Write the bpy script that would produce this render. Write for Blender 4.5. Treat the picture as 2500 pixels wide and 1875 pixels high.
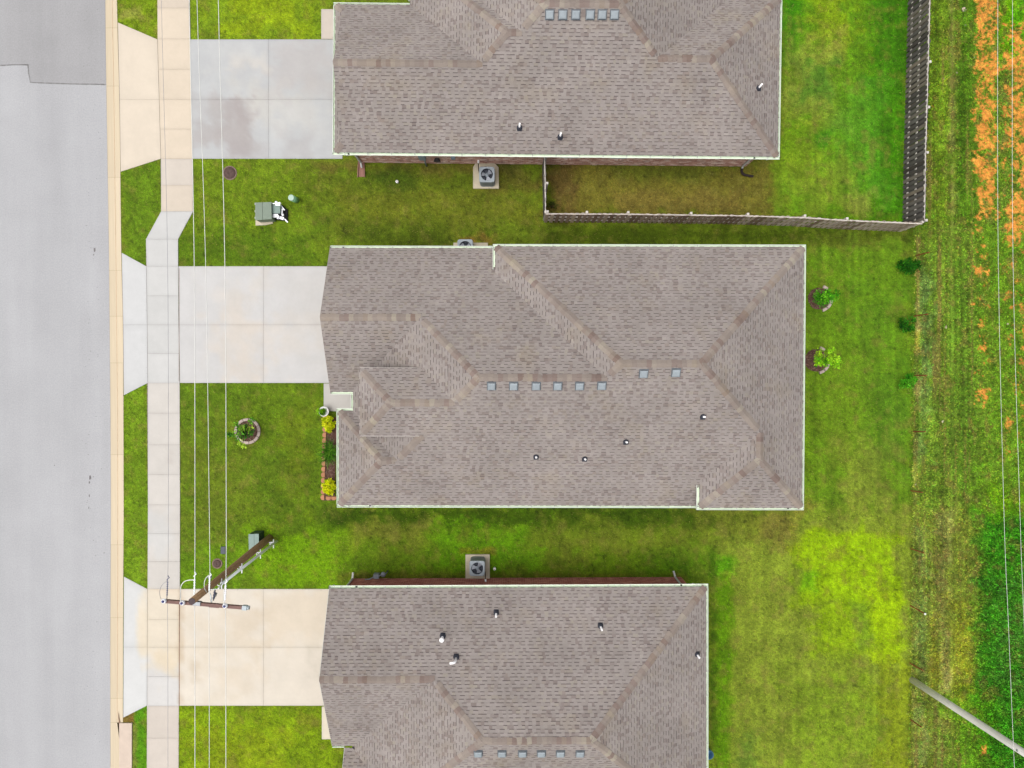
import bpy, bmesh, math, random
import numpy as np
from mathutils import Vector, Matrix

for o in list(bpy.data.objects):
    bpy.data.objects.remove(o)
random.seed(7)
SC = bpy.context.scene
COL = SC.collection

# ------------------------------------------------------------------ camera, sky, sun, exposure
F, CX, CY, H = 1733.6, 1250.0, 937.5, 33.0          # focal length in photo pixels, picture centre, flying height
TILT = math.radians(0.895)
cam_d = bpy.data.cameras.new('camera')
cam_d.sensor_width = 36.0
cam_d.lens = 36.0 * F / 2500.0
cam_d.clip_end = 2000.0
cam = bpy.data.objects.new('camera', cam_d)
cam.location = (0, 0, H)
cam.rotation_euler = (-TILT, 0, 0)
COL.objects.link(cam)
SC.camera = cam

SUN_EL, SUN_AZ = math.radians(74), math.radians(250)   # azimuth clockwise from north (+Y)
world = bpy.data.worlds.new('World')
SC.world = world
world.use_nodes = True
wn = world.node_tree
wn.nodes.clear()
sky = wn.nodes.new('ShaderNodeTexSky')
sky.sky_type = 'NISHITA'
sky.sun_disc = False
sky.sun_elevation = SUN_EL
sky.sun_rotation = SUN_AZ
sky.air_density = 1.0
sky.dust_density = 6.0
sky.ozone_density = 1.0
hsv = wn.nodes.new('ShaderNodeHueSaturation')           # the overcast hides most of the blue
hsv.inputs['Saturation'].default_value = 0.22
bg = wn.nodes.new('ShaderNodeBackground')
bg.inputs['Strength'].default_value = 0.15
wo = wn.nodes.new('ShaderNodeOutputWorld')
wn.links.new(sky.outputs[0], hsv.inputs['Color'])
wn.links.new(hsv.outputs[0], bg.inputs['Color'])
wn.links.new(bg.outputs[0], wo.inputs['Surface'])

sun_d = bpy.data.lights.new('sun', 'SUN')
sun_d.energy = 0.5
sun_d.angle = math.radians(45)
sun_d.color = (1.0, 0.96, 0.9)
sun = bpy.data.objects.new('sun', sun_d)
sd = Vector((math.sin(SUN_AZ) * math.cos(SUN_EL), math.cos(SUN_AZ) * math.cos(SUN_EL), math.sin(SUN_EL)))
sun.rotation_euler = sd.to_track_quat('Z', 'Y').to_euler()
sun.location = (0, 0, 60)
COL.objects.link(sun)

SC.view_settings.view_transform = 'Standard'
SC.view_settings.look = 'None'
SC.view_settings.exposure = 0.58
SC.view_settings.gamma = 1.0
SC.view_settings.use_curve_mapping = False
SC.cycles.max_bounces = 6
SC.cycles.diffuse_bounces = 3
SC.cycles.use_denoising = True
K = 1.86            # a flat surface of albedo a shows as about a*K
KG = 1.6            # turf and leaves shade themselves, so they show darker than that

# ------------------------------------------------------------------ survey helpers
_c, _s = math.cos(-TILT), math.sin(-TILT)
def at(px, py, z=0.0):
    """point of the place at height z that was surveyed at (px, py) of the photograph"""
    dx, dy, dz = (px - CX) / F, -(py - CY) / F, -1.0
    y, zz = _c * dy - _s * dz, _s * dy + _c * dz
    k = (z - H) / zz
    return Vector((dx * k, y * k, z))
def to_px(x, y):
    dz = -H
    yc = _c * y + _s * dz
    zc = -_s * y + _c * dz
    return CX + F * x / (-zc), CY - F * yc / (-zc)
def lin1(c):
    c = c / 255.0
    return c / 12.92 if c <= 0.04045 else ((c + 0.055) / 1.055) ** 2.4
def Vt(r, g, b, f=2.1):
    """the same for upright surfaces, which see half the sky"""
    return tuple(min(.85, c * f) for c in A(r, g, b)[:3]) + (1.0,)
def A(r, g, b):
    """albedo of a thing seen as (r, g, b) under this sky"""
    return (lin1(r) / K, lin1(g) / K, lin1(b) / K, 1.0)
def lin_np(c, k=None):
    c = np.clip(c, 0, 255) / 255.0
    return np.where(c <= 0.04045, c / 12.92, ((c + 0.055) / 1.055) ** 2.4) / (k or K)

_rs = np.random.RandomState(11)
_LAT = _rs.rand(256, 256)
def vnoise(x, y, seed=0):
    x = np.asarray(x, float) + seed * 17.31; y = np.asarray(y, float) + seed * 29.77
    xi = np.floor(x).astype(int); yi = np.floor(y).astype(int)
    fx = x - xi; fy = y - yi
    fx = fx * fx * (3 - 2 * fx); fy = fy * fy * (3 - 2 * fy)
    g = lambda a, b: _LAT[a % 256, b % 256]
    return (g(xi, yi) * (1 - fx) + g(xi + 1, yi) * fx) * (1 - fy) + (g(xi, yi + 1) * (1 - fx) + g(xi + 1, yi + 1) * fx) * fy
def fbm(x, y, seed=0, n=4):
    t = 0; a = 0.5; s = 0
    for i in range(n):
        t = t + a * vnoise(x * 2 ** i, y * 2 ** i, seed + i); s += a; a *= 0.55
    return t / s
def sstep(a, b, v):
    t = np.clip((v - a) / (b - a), 0, 1)
    return t * t * (3 - 2 * t)

# ------------------------------------------------------------------ object helpers
def tag(o, label=None, cat=None, group=None, kind=None):
    if label: o['label'] = label
    if cat: o['category'] = cat
    if group: o['group'] = group
    if kind: o['kind'] = kind
    return o
def empty(name, loc, rz=0.0, **kw):
    o = bpy.data.objects.new(name, None)
    o.location = loc; o.rotation_euler = (0, 0, rz); o.empty_display_size = 0.2
    COL.objects.link(o)
    return tag(o, **kw)
def link(name, me, parent=None, kind=None, label=None, loc=None, rot=None):
    o = bpy.data.objects.new(name, me)
    COL.objects.link(o)
    if parent: o.parent = parent
    if kind: o['kind'] = kind
    if label: o['label'] = label
    if loc is not None: o.location = loc
    if rot is not None: o.rotation_euler = rot
    return o
def copy_tree(o, parent=None):
    c = o.copy(); COL.objects.link(c)
    if parent: c.parent = parent
    for ch in list(o.children):
        copy_tree(ch, c)
    return c

class MB:
    """collects polygons and builds them as one mesh"""
    def __init__(self):
        self.v = []; self.f = []; self.m = []; self.sm = []
    def poly(self, pts, m=0, smooth=False):
        b = len(self.v); self.v += [tuple(p) for p in pts]
        self.f.append(tuple(range(b, b + len(pts)))); self.m.append(m); self.sm.append(smooth)
    def faces(self, pts, fs, m=0, smooth=False):
        b = len(self.v); self.v += [tuple(p) for p in pts]
        for f in fs:
            self.f.append(tuple(b + i for i in f)); self.m.append(m); self.sm.append(smooth)
    def box(self, c, s, m=0, rz=0.0, mat=None):
        x, y, z = s[0] / 2, s[1] / 2, s[2] / 2
        P = [Vector((a * x, b * y, d * z)) for d in (-1, 1) for b in (-1, 1) for a in (-1, 1)]
        R = mat if mat else Matrix.Rotation(rz, 3, 'Z')
        P = [R @ p + Vector(c) for p in P]
        self.faces(P, [(0, 2, 3, 1), (4, 5, 7, 6), (0, 1, 5, 4), (2, 6, 7, 3), (0, 4, 6, 2), (1, 3, 7, 5)], m)
    def prism(self, pts, z0, z1, m=0, mtop=None):
        n = len(pts)
        P = [(p[0], p[1], z0) for p in pts] + [(p[0], p[1], z1) for p in pts]
        self.faces(P, [tuple(range(n - 1, -1, -1))] + [(i, (i + 1) % n, n + (i + 1) % n, n + i) for i in range(n)], m)
        self.poly([(p[0], p[1], z1) for p in pts], m if mtop is None else mtop)
    def tube(self, path, r, n=8, m=0, caps=True, smooth=True):
        path = [Vector(p) for p in path]
        rs = r if isinstance(r, (list, tuple)) else [r] * len(path)
        b = len(self.v); up = None
        for i, p in enumerate(path):
            d = (path[min(i + 1, len(path) - 1)] - path[max(i - 1, 0)]).normalized()
            if up is None:
                up = d.orthogonal().normalized()
            up = (up - d * up.dot(d)).normalized()
            w = d.cross(up)
            for k in range(n):
                a = 2 * math.pi * k / n
                self.v.append(tuple(p + (up * math.cos(a) + w * math.sin(a)) * rs[i]))
        for i in range(len(path) - 1):
            for k in range(n):
                k2 = (k + 1) % n
                self.f.append((b + i * n + k, b + i * n + k2, b + (i + 1) * n + k2, b + (i + 1) * n + k)); self.m.append(m); self.sm.append(smooth)
        if caps:
            self.f.append(tuple(b + k for k in range(n - 1, -1, -1))); self.m.append(m); self.sm.append(False)
            e = b + (len(path) - 1) * n
            self.f.append(tuple(e + k for k in range(n))); self.m.append(m); self.sm.append(False)
    def lathe(self, prof, c=(0, 0, 0), n=20, m=0, smooth=True):
        """profile of (radius, height) turned about a vertical axis"""
        b = len(self.v)
        for r, z in prof:
            for k in range(n):
                a = 2 * math.pi * k / n
                self.v.append((c[0] + r * math.cos(a), c[1] + r * math.sin(a), c[2] + z))
        for i in range(len(prof) - 1):
            for k in range(n):
                k2 = (k + 1) % n
                self.f.append((b + i * n + k, b + i * n + k2, b + (i + 1) * n + k2, b + (i + 1) * n + k)); self.m.append(m); self.sm.append(smooth)
        if prof[-1][0] > 1e-6:
            e = b + (len(prof) - 1) * n
            self.f.append(tuple(e + k for k in range(n))); self.m.append(m); self.sm.append(False)
    def mesh(self, name, mats):
        me = bpy.data.meshes.new(name)
        me.from_pydata(self.v, [], self.f)
        for mt in (mats if isinstance(mats, (list, tuple)) else [mats]):
            me.materials.append(mt)
        me.polygons.foreach_set('material_index', self.m)
        me.polygons.foreach_set('use_smooth', self.sm)
        me.update()
        return me
    def build(self, name, mats, parent=None, **kw):
        return link(name, self.mesh(name, mats), parent, **kw)
def tint(me, cols):
    ca = me.color_attributes.new('tint', 'FLOAT_COLOR', 'POINT')
    a = np.ones((len(me.vertices), 4), np.float32); a[:, :3] = cols
    ca.data.foreach_set('color', a.ravel())
def np_mesh(name, V, Q, mat, cols=None, smooth=False):
    """mesh from numpy arrays, all faces with the same number of corners"""
    V = np.asarray(V, np.float32); Q = np.asarray(Q, np.int32)
    me = bpy.data.meshes.new(name)
    nf, k = Q.shape
    me.vertices.add(len(V)); me.vertices.foreach_set('co', V.ravel())
    me.loops.add(nf * k); me.loops.foreach_set('vertex_index', Q.ravel())
    me.polygons.add(nf); me.polygons.foreach_set('loop_start', np.arange(0, nf * k, k, dtype=np.int32))
    me.polygons.foreach_set('loop_total', np.full(nf, k, np.int32))
    me.polygons.foreach_set('use_smooth', np.full(nf, bool(smooth)))
    me.materials.append(mat)
    me.update(calc_edges=True); me.validate()
    if cols is not None: tint(me, cols)
    return me

# ------------------------------------------------------------------ materials
def mat_base(name):
    m = bpy.data.materials.new(name); m.use_nodes = True
    nt = m.node_tree; nt.nodes.clear()
    out = nt.nodes.new('ShaderNodeOutputMaterial')
    b = nt.nodes.new('ShaderNodeBsdfPrincipled')
    nt.links.new(b.outputs[0], out.inputs[0])
    return m, nt, b
def N(nt, typ, **kw):
    n = nt.nodes.new(typ)
    for k, v in kw.items():
        setattr(n, k, v)
    return n
def noise_fac(nt, scale, detail=3, rough=0.6, coord='Object', stretch=None):
    tc = N(nt, 'ShaderNodeTexCoord')
    n = N(nt, 'ShaderNodeTexNoise'); n.inputs['Scale'].default_value = scale
    n.inputs['Detail'].default_value = detail; n.inputs['Roughness'].default_value = rough
    if stretch:
        mp = N(nt, 'ShaderNodeMapping'); mp.inputs['Scale'].default_value = stretch
        nt.links.new(tc.outputs[coord], mp.inputs[0]); nt.links.new(mp.outputs[0], n.inputs['Vector'])
    else:
        nt.links.new(tc.outputs[coord], n.inputs['Vector'])
    return n.outputs['Fac']
def rng(nt, sock, a, b, lo, hi):
    r = N(nt, 'ShaderNodeMapRange'); r.inputs[1].default_value = a; r.inputs[2].default_value = b
    r.inputs[3].default_value = lo; r.inputs[4].default_value = hi
    nt.links.new(sock, r.inputs[0]); return r.outputs[0]
def mul_col(nt, col, fac):
    v = N(nt, 'ShaderNodeVectorMath', operation='SCALE')
    if isinstance(col, tuple): v.inputs[0].default_value = col[:3]
    else: nt.links.new(col, v.inputs[0])
    nt.links.new(fac, v.inputs['Scale']); return v.outputs[0]
def mth(nt, op, a, b):
    m = N(nt, 'ShaderNodeMath', operation=op)
    for i, s in enumerate((a, b)):
        if isinstance(s, (int, float)): m.inputs[i].default_value = s
        else: nt.links.new(s, m.inputs[i])
    return m.outputs[0]
def bump(nt, b, sock, strength, dist):
    n = N(nt, 'ShaderNodeBump'); n.inputs['Strength'].default_value = strength; n.inputs['Distance'].default_value = dist
    nt.links.new(sock, n.inputs['Height']); nt.links.new(n.outputs[0], b.inputs['Normal'])
def simple(name, col, rough=0.7, var=0.12, scale=6.0, metal=0.0, bmp=0.0, spec=0.3, stretch=None, objvar=0.0, coord='Object'):
    m, nt, b = mat_base(name)
    f = noise_fac(nt, scale, 4, 0.65, coord, stretch)
    f = rng(nt, f, 0.3, 0.7, 1 - var, 1 + var)
    if objvar:
        oi = N(nt, 'ShaderNodeObjectInfo')
        f = mth(nt, 'MULTIPLY', f, rng(nt, oi.outputs['Random'], 0, 1, 1 - objvar, 1 + objvar))
    nt.links.new(mul_col(nt, col, f), b.inputs['Base Color'])
    b.inputs['Roughness'].default_value = rough; b.inputs['Metallic'].default_value = metal
    b.inputs['Specular IOR Level'].default_value = spec
    if bmp: bump(nt, b, noise_fac(nt, scale * 4, 3, 0.6, coord), bmp, 0.01)
    return m
def attr_mat(name, scales, amps, rough=0.9, bmp=0.3, bscale=30.0, bdist=0.02, spec=0.15):
    """own colour from the painted tint, varied by several sizes of noise"""
    m, nt, b = mat_base(name)
    at_ = N(nt, 'ShaderNodeAttribute'); at_.attribute_name = 'tint'
    f = None
    for sc, am in zip(scales, amps):
        g = rng(nt, noise_fac(nt, sc, 3, 0.7), 0.28, 0.72, 1 - am, 1 + am)
        f = g if f is None else mth(nt, 'MULTIPLY', f, g)
    nt.links.new(mul_col(nt, at_.outputs['Color'], f), b.inputs['Base Color'])
    b.inputs['Roughness'].default_value = rough; b.inputs['Specular IOR Level'].default_value = spec
    if bmp: bump(nt, b, noise_fac(nt, bscale, 4, 0.7), bmp, bdist)
    return m
def leaf_mat(name):
    m, nt, b = mat_base(name)
    at_ = N(nt, 'ShaderNodeAttribute'); at_.attribute_name = 'tint'
    nt.links.new(at_.outputs['Color'], b.inputs['Base Color'])
    b.inputs['Roughness'].default_value = 0.75; b.inputs['Specular IOR Level'].default_value = 0.12
    return m

def shingle_mat(name, stops, band=False):
    """asphalt granules: each shingle its own blend of tones, plus speckle and slow weathering"""
    m, nt, b = mat_base(name)
    geo = N(nt, 'ShaderNodeNewGeometry'); oi = N(nt, 'ShaderNodeObjectInfo')
    r = mth(nt, 'FRACT', mth(nt, 'ADD', geo.outputs['Random Per Island'], mth(nt, 'MULTIPLY', oi.outputs['Random'], 7.31)), 0.0)
    cr = N(nt, 'ShaderNodeValToRGB'); cr.color_ramp.interpolation = 'LINEAR'
    e = cr.color_ramp.elements
    while len(e) < len(stops): e.new(0.5)
    for el, (p, c) in zip(e, stops):
        el.position = p; el.color = c
    nt.links.new(r, cr.inputs[0])
    tc = N(nt, 'ShaderNodeTexCoord')
    sp = N(nt, 'ShaderNodeTexNoise'); sp.inputs['Scale'].default_value = 45; sp.inputs['Detail'].default_value = 3
    nt.links.new(geo.outputs['Position'], sp.inputs['Vector'])
    big = N(nt, 'ShaderNodeTexNoise'); big.inputs['Scale'].default_value = 0.55; big.inputs['Detail'].default_value = 5
    nt.links.new(geo.outputs['Position'], big.inputs['Vector'])
    f = mth(nt, 'MULTIPLY', rng(nt, sp.outputs['Fac'], 0.3, 0.7, 0.9, 1.1), rng(nt, big.outputs['Fac'], 0.3, 0.7, 0.9, 1.08))
    col = mul_col(nt, cr.outputs[0], f)
    # faint lichen-green / tan drift over the years
    mx = N(nt, 'ShaderNodeMix', data_type='RGBA'); mx.blend_type = 'MULTIPLY'
    big2 = N(nt, 'ShaderNodeTexNoise'); big2.inputs['Scale'].default_value = 0.9; big2.inputs['Detail'].default_value = 3
    mpp = N(nt, 'ShaderNodeMapping'); mpp.inputs['Location'].default_value = (31, 7, 3)
    nt.links.new(geo.outputs['Position'], mpp.inputs[0]); nt.links.new(mpp.outputs[0], big2.inputs['Vector'])
    nt.links.new(rng(nt, big2.outputs['Fac'], 0.55, 0.75, 0, 0.8), mx.inputs[0])
    nt.links.new(col, mx.inputs[6]); mx.inputs[7].default_value = (1.0, 0.97, 0.88, 1)
    nt.links.new(mx.outputs[2], b.inputs['Base Color'])
    b.inputs['Roughness'].default_value = 0.95; b.inputs['Specular IOR Level'].default_value = 0.1
    return m

M = {}
M['shingle'] = shingle_mat('shingle', [(0.0, A(151, 139, 134)), (0.06, A(159, 147, 142)), (0.16, A(168, 158, 152)), (0.5, A(173, 164, 158)), (0.84, A(178, 168, 163)), (0.93, A(176, 167, 156)), (0.97, A(164, 151, 144)), (1.0, A(184, 175, 168))])
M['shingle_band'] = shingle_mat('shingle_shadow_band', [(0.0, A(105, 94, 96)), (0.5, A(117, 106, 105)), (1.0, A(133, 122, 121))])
M['ridge'] = shingle_mat('ridge_shingle', [(0.0, A(148, 129, 121)), (0.12, A(160, 142, 134)), (0.35, A(165, 152, 143)), (0.6, A(171, 158, 148)), (0.82, A(177, 164, 153)), (0.93, A(187, 177, 161)), (1.0, A(154, 133, 122))])
M['deck'] = simple('roof_felt', A(120, 108, 106), 0.95)
M['gutter'] = simple('gutter_paint', (0.66, 0.71, 0.62, 1), 0.45, 0.04, 3.0, spec=0.4)
M['gutter_in'] = simple('gutter_inside', (0.62, 0.70, 0.56, 1), 0.6, 0.1, 4.0)
M['white_metal'] = simple('white_painted_metal', A(226, 226, 222), 0.45, 0.06, 4.0)
M['soffit'] = simple('soffit_white', A(222, 224, 218), 0.6, 0.05)
M['dark'] = simple('dark_hole', (0.01, 0.01, 0.012, 1), 0.9, 0.1)
M['pvc'] = simple('white_pvc', (0.8, 0.79, 0.79, 1), 0.35, 0.04)
M['boot'] = simple('rubber_boot', (0.03, 0.033, 0.045, 1), 0.6, 0.25)
M['vent'] = simple('roof_vent_plastic', A(174, 184, 190), 0.5, 0.08, 8.0, objvar=0.06)
M['vent_base'] = simple('roof_vent_flange', A(120, 126, 132), 0.6, 0.1)
M['ac'] = simple('ac_painted_steel', A(176, 186, 193), 0.45, 0.06, 5.0)
M['ac_dark'] = simple('ac_louvre_grey', Vt(104, 112, 120, 2.4), 0.5, 0.1)
M['ac_in'] = simple('ac_inside', (0.03, 0.032, 0.045, 1), 0.6, 0.2)
M['blade'] = simple('fan_blade_aluminium', A(196, 200, 210), 0.35, 0.08, metal=0.25, objvar=0.16)
M['pad'] = simple('pad_concrete', A(228, 216, 190), 0.9, 0.1, 5.0, bmp=0.3)
M['window'] = simple('window_glass', (0.03, 0.04, 0.05, 1), 0.08, 0.05, spec=0.5)
M['brick_n'] = None
def cedar(name, c1, c2, c3):
    m, nt, b = mat_base(name)
    oi = N(nt, 'ShaderNodeObjectInfo'); cr = N(nt, 'ShaderNodeValToRGB'); e = cr.color_ramp.elements
    e.new(.5); 
    for el, (p, c) in zip(e, ((0, c1), (.55, c2), (1, c3))): el.position = p; el.color = c
    nt.links.new(oi.outputs['Random'], cr.inputs[0])
    f = mth(nt, 'MULTIPLY', rng(nt, noise_fac(nt, 2.5, 4, .65, stretch=(16, 16, 1)), .3, .7, .7, 1.3), rng(nt, noise_fac(nt, 1.2, 3), .3, .7, .85, 1.15))
    nt.links.new(mul_col(nt, cr.outputs[0], f), b.inputs['Base Color'])
    b.inputs['Roughness'].default_value = .9; b.inputs['Specular IOR Level'].default_value = .15
    return m
M['fence'] = cedar('weathered_cedar_dark', Vt(66, 60, 56, 1.9), Vt(98, 94, 92, 1.9), Vt(124, 112, 100, 1.9))
M['fence2'] = cedar('weathered_cedar_brown', Vt(110, 92, 80, 2.2), Vt(140, 124, 112, 2.2), Vt(166, 152, 138, 2.2))
M['rail'] = simple('weathered_rail', A(238, 230, 220), 0.85, 0.12, 5.0, objvar=0.08)
M['pole'] = simple('creosoted_pole', Vt(134, 106, 78, 2.2), 0.9, 0.3, 3.0, bmp=0.5, stretch=(9, 9, 1.2))
M['pole_end'] = simple('pole_end_grain', A(98, 84, 84), 0.9, 0.2, 20.0)
M['arm'] = simple('crossarm_brown', A(142, 108, 100), 0.7, 0.15, 6.0)
M['grey_pole'] = simple('sun_bleached_pole', Vt(186, 182, 178, 2.6), 0.85, 0.16, 3.0, bmp=0.4, stretch=(12, 12, 0.8))
M['galv'] = simple('galvanised_steel', A(180, 186, 192), 0.45, 0.12, 10.0, metal=0.3)
M['conduit'] = simple('pale_grey_conduit', (.76, .8, .79, 1), 0.5, 0.06)
M['porcelain'] = simple('porcelain', (.84, .84, .88, 1), 0.25, 0.04, spec=0.5)
M['blue_knob'] = simple('blue_insulator_head', A(70, 74, 140), 0.4, 0.1)
M['wire'] = simple('wire_aluminium', (.58, .58, .55, 1), 0.5, 0.05)
M['wire_dull'] = simple('wire_dull', A(178, 178, 184), 0.6, 0.05)
M['grey_plastic'] = simple('arrester_grey', A(128, 130, 150), 0.5, 0.15, 12.0)
M['green_box'] = simple('utility_green', A(140, 156, 138), 0.5, 0.07, 6.0)
M['green_dark'] = simple('utility_green_dark', A(58, 84, 66), 0.55, 0.1)
M['green_light'] = simple('utility_green_faded', A(146, 170, 160), 0.5, 0.07)
M['mint'] = simple('pedestal_mint', A(196, 224, 204), 0.5, 0.04)
M['mint_side'] = simple('pedestal_green', Vt(118, 164, 128), 0.55, 0.06)
M['lid_brown'] = simple('iron_lid', A(104, 82, 76), 0.85, 0.25, 14.0, bmp=0.4)
M['rust'] = simple('rusty_steel', Vt(128, 66, 38), 0.9, 0.3, 12.0)
M['terracotta'] = simple('terracotta_splash', A(176, 130, 116), 0.85, 0.12, 9.0, objvar=0.05)
M['edging'] = simple('terracotta_edging', A(210, 150, 112), 0.85, 0.12, 9.0, bmp=0.3, objvar=0.09)
M['ring_stone'] = simple('pale_ring_stone', A(212, 192, 180), 0.9, 0.14, 9.0, bmp=0.4, objvar=0.1)
M['mulch'] = simple('bark_mulch', A(112, 82, 70), 0.95, 0.3, 22.0, bmp=0.6)
M['black_plastic'] = simple('black_drain_pipe', A(52, 38, 36), 0.6, 0.2)
M['bark'] = simple('young_bark', A(110, 86, 60), 0.9, 0.2, 12.0)
M['leaf'] = leaf_mat('leaves')
M['blue_plastic'] = simple('blue_plastic', A(110, 165, 205), 0.4, 0.06)
M['stone'] = simple('field_stone', A(236, 216, 190), 0.9, 0.15, 8.0, objvar=0.12)
M['lawn'] = attr_mat('lawn', (1.6, 7.0, 26.0), (0.12, 0.26, 0.42), bmp=0.8, bscale=26.0, bdist=0.04)
M['field'] = attr_mat('field_soil', (1.2, 6.0, 22.0), (0.12, 0.16, 0.28), bmp=0.8, bscale=14.0, bdist=0.06)
M['concrete'] = attr_mat('concrete', (0.9, 5.0, 60.0), (0.025, 0.02, 0.03), rough=0.9, bmp=0.08, bscale=80.0, bdist=0.004)
M['grass'] = leaf_mat('grass_blades')
M['joint'] = simple('joint_dirt', A(160, 150, 138), 0.95, 0.2, 9.0)
M['sealant'] = simple('expansion_board', A(150, 118, 96), 0.95, 0.25, 5.0)

def road_mat(name, col):
    m, nt, b = mat_base(name)
    streak = rng(nt, noise_fac(nt, 0.9, 4, 0.6, stretch=(1.0, 0.07, 1)), 0.3, 0.7, 0.95, 1.05)
    blot = rng(nt, noise_fac(nt, 0.35, 4, 0.6), 0.3, 0.7, 0.95, 1.05)
    grain = rng(nt, noise_fac(nt, 16.0, 5, 0.85), 0.28, 0.72, 0.84, 1.16)
    f = mth(nt, 'MULTIPLY', mth(nt, 'MULTIPLY', streak, blot), grain)
    nt.links.new(mul_col(nt, col, f), b.inputs['Base Color'])
    b.inputs['Roughness'].default_value = 0.9; b.inputs['Specular IOR Level'].default_value = 0.2
    bump(nt, b, noise_fac(nt, 90.0, 3, 0.7), 0.25, 0.01)
    return m
M['road'] = road_mat('asphalt_new', A(199, 199, 201))
M['road_old'] = road_mat('asphalt_old', A(184, 183, 184))
M['road_edge'] = simple('asphalt_seam', A(168, 166, 165), 0.95, 0.12, 5.0)
M['oil'] = simple('oil_spot', A(132, 126, 128), 0.7, 0.25, 9.0)

def brick_mat(name, stops):
    m, nt, b = mat_base(name)
    geo = N(nt, 'ShaderNodeNewGeometry')
    cr = N(nt, 'ShaderNodeValToRGB'); e = cr.color_ramp.elements
    while len(e) < len(stops): e.new(0.5)
    for el, (p, c) in zip(e, stops): el.position = p; el.color = c
    nt.links.new(geo.outputs['Random Per Island'], cr.inputs[0])
    f = rng(nt, noise_fac(nt, 20.0, 4, 0.7), 0.3, 0.7, 0.85, 1.15)
    nt.links.new(mul_col(nt, cr.outputs[0], f), b.inputs['Base Color'])
    b.inputs['Roughness'].default_value = 0.9; b.inputs['Specular IOR Level'].default_value = 0.15
    return m
M['brick_brown'] = brick_mat('brown_blend_brick', [(0, Vt(140, 106, 96)), (0.35, Vt(164, 126, 114)), (0.7, Vt(184, 150, 138)), (0.9, Vt(205, 186, 176)), (1, Vt(118, 90, 84))])
M['brick_red'] = brick_mat('red_brick', [(0, Vt(136, 84, 76)), (0.5, Vt(154, 98, 88)), (0.85, Vt(172, 120, 106)), (1, Vt(122, 76, 70))])
M['mortar'] = simple('mortar', Vt(196, 178, 162), 0.95, 0.1)

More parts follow.
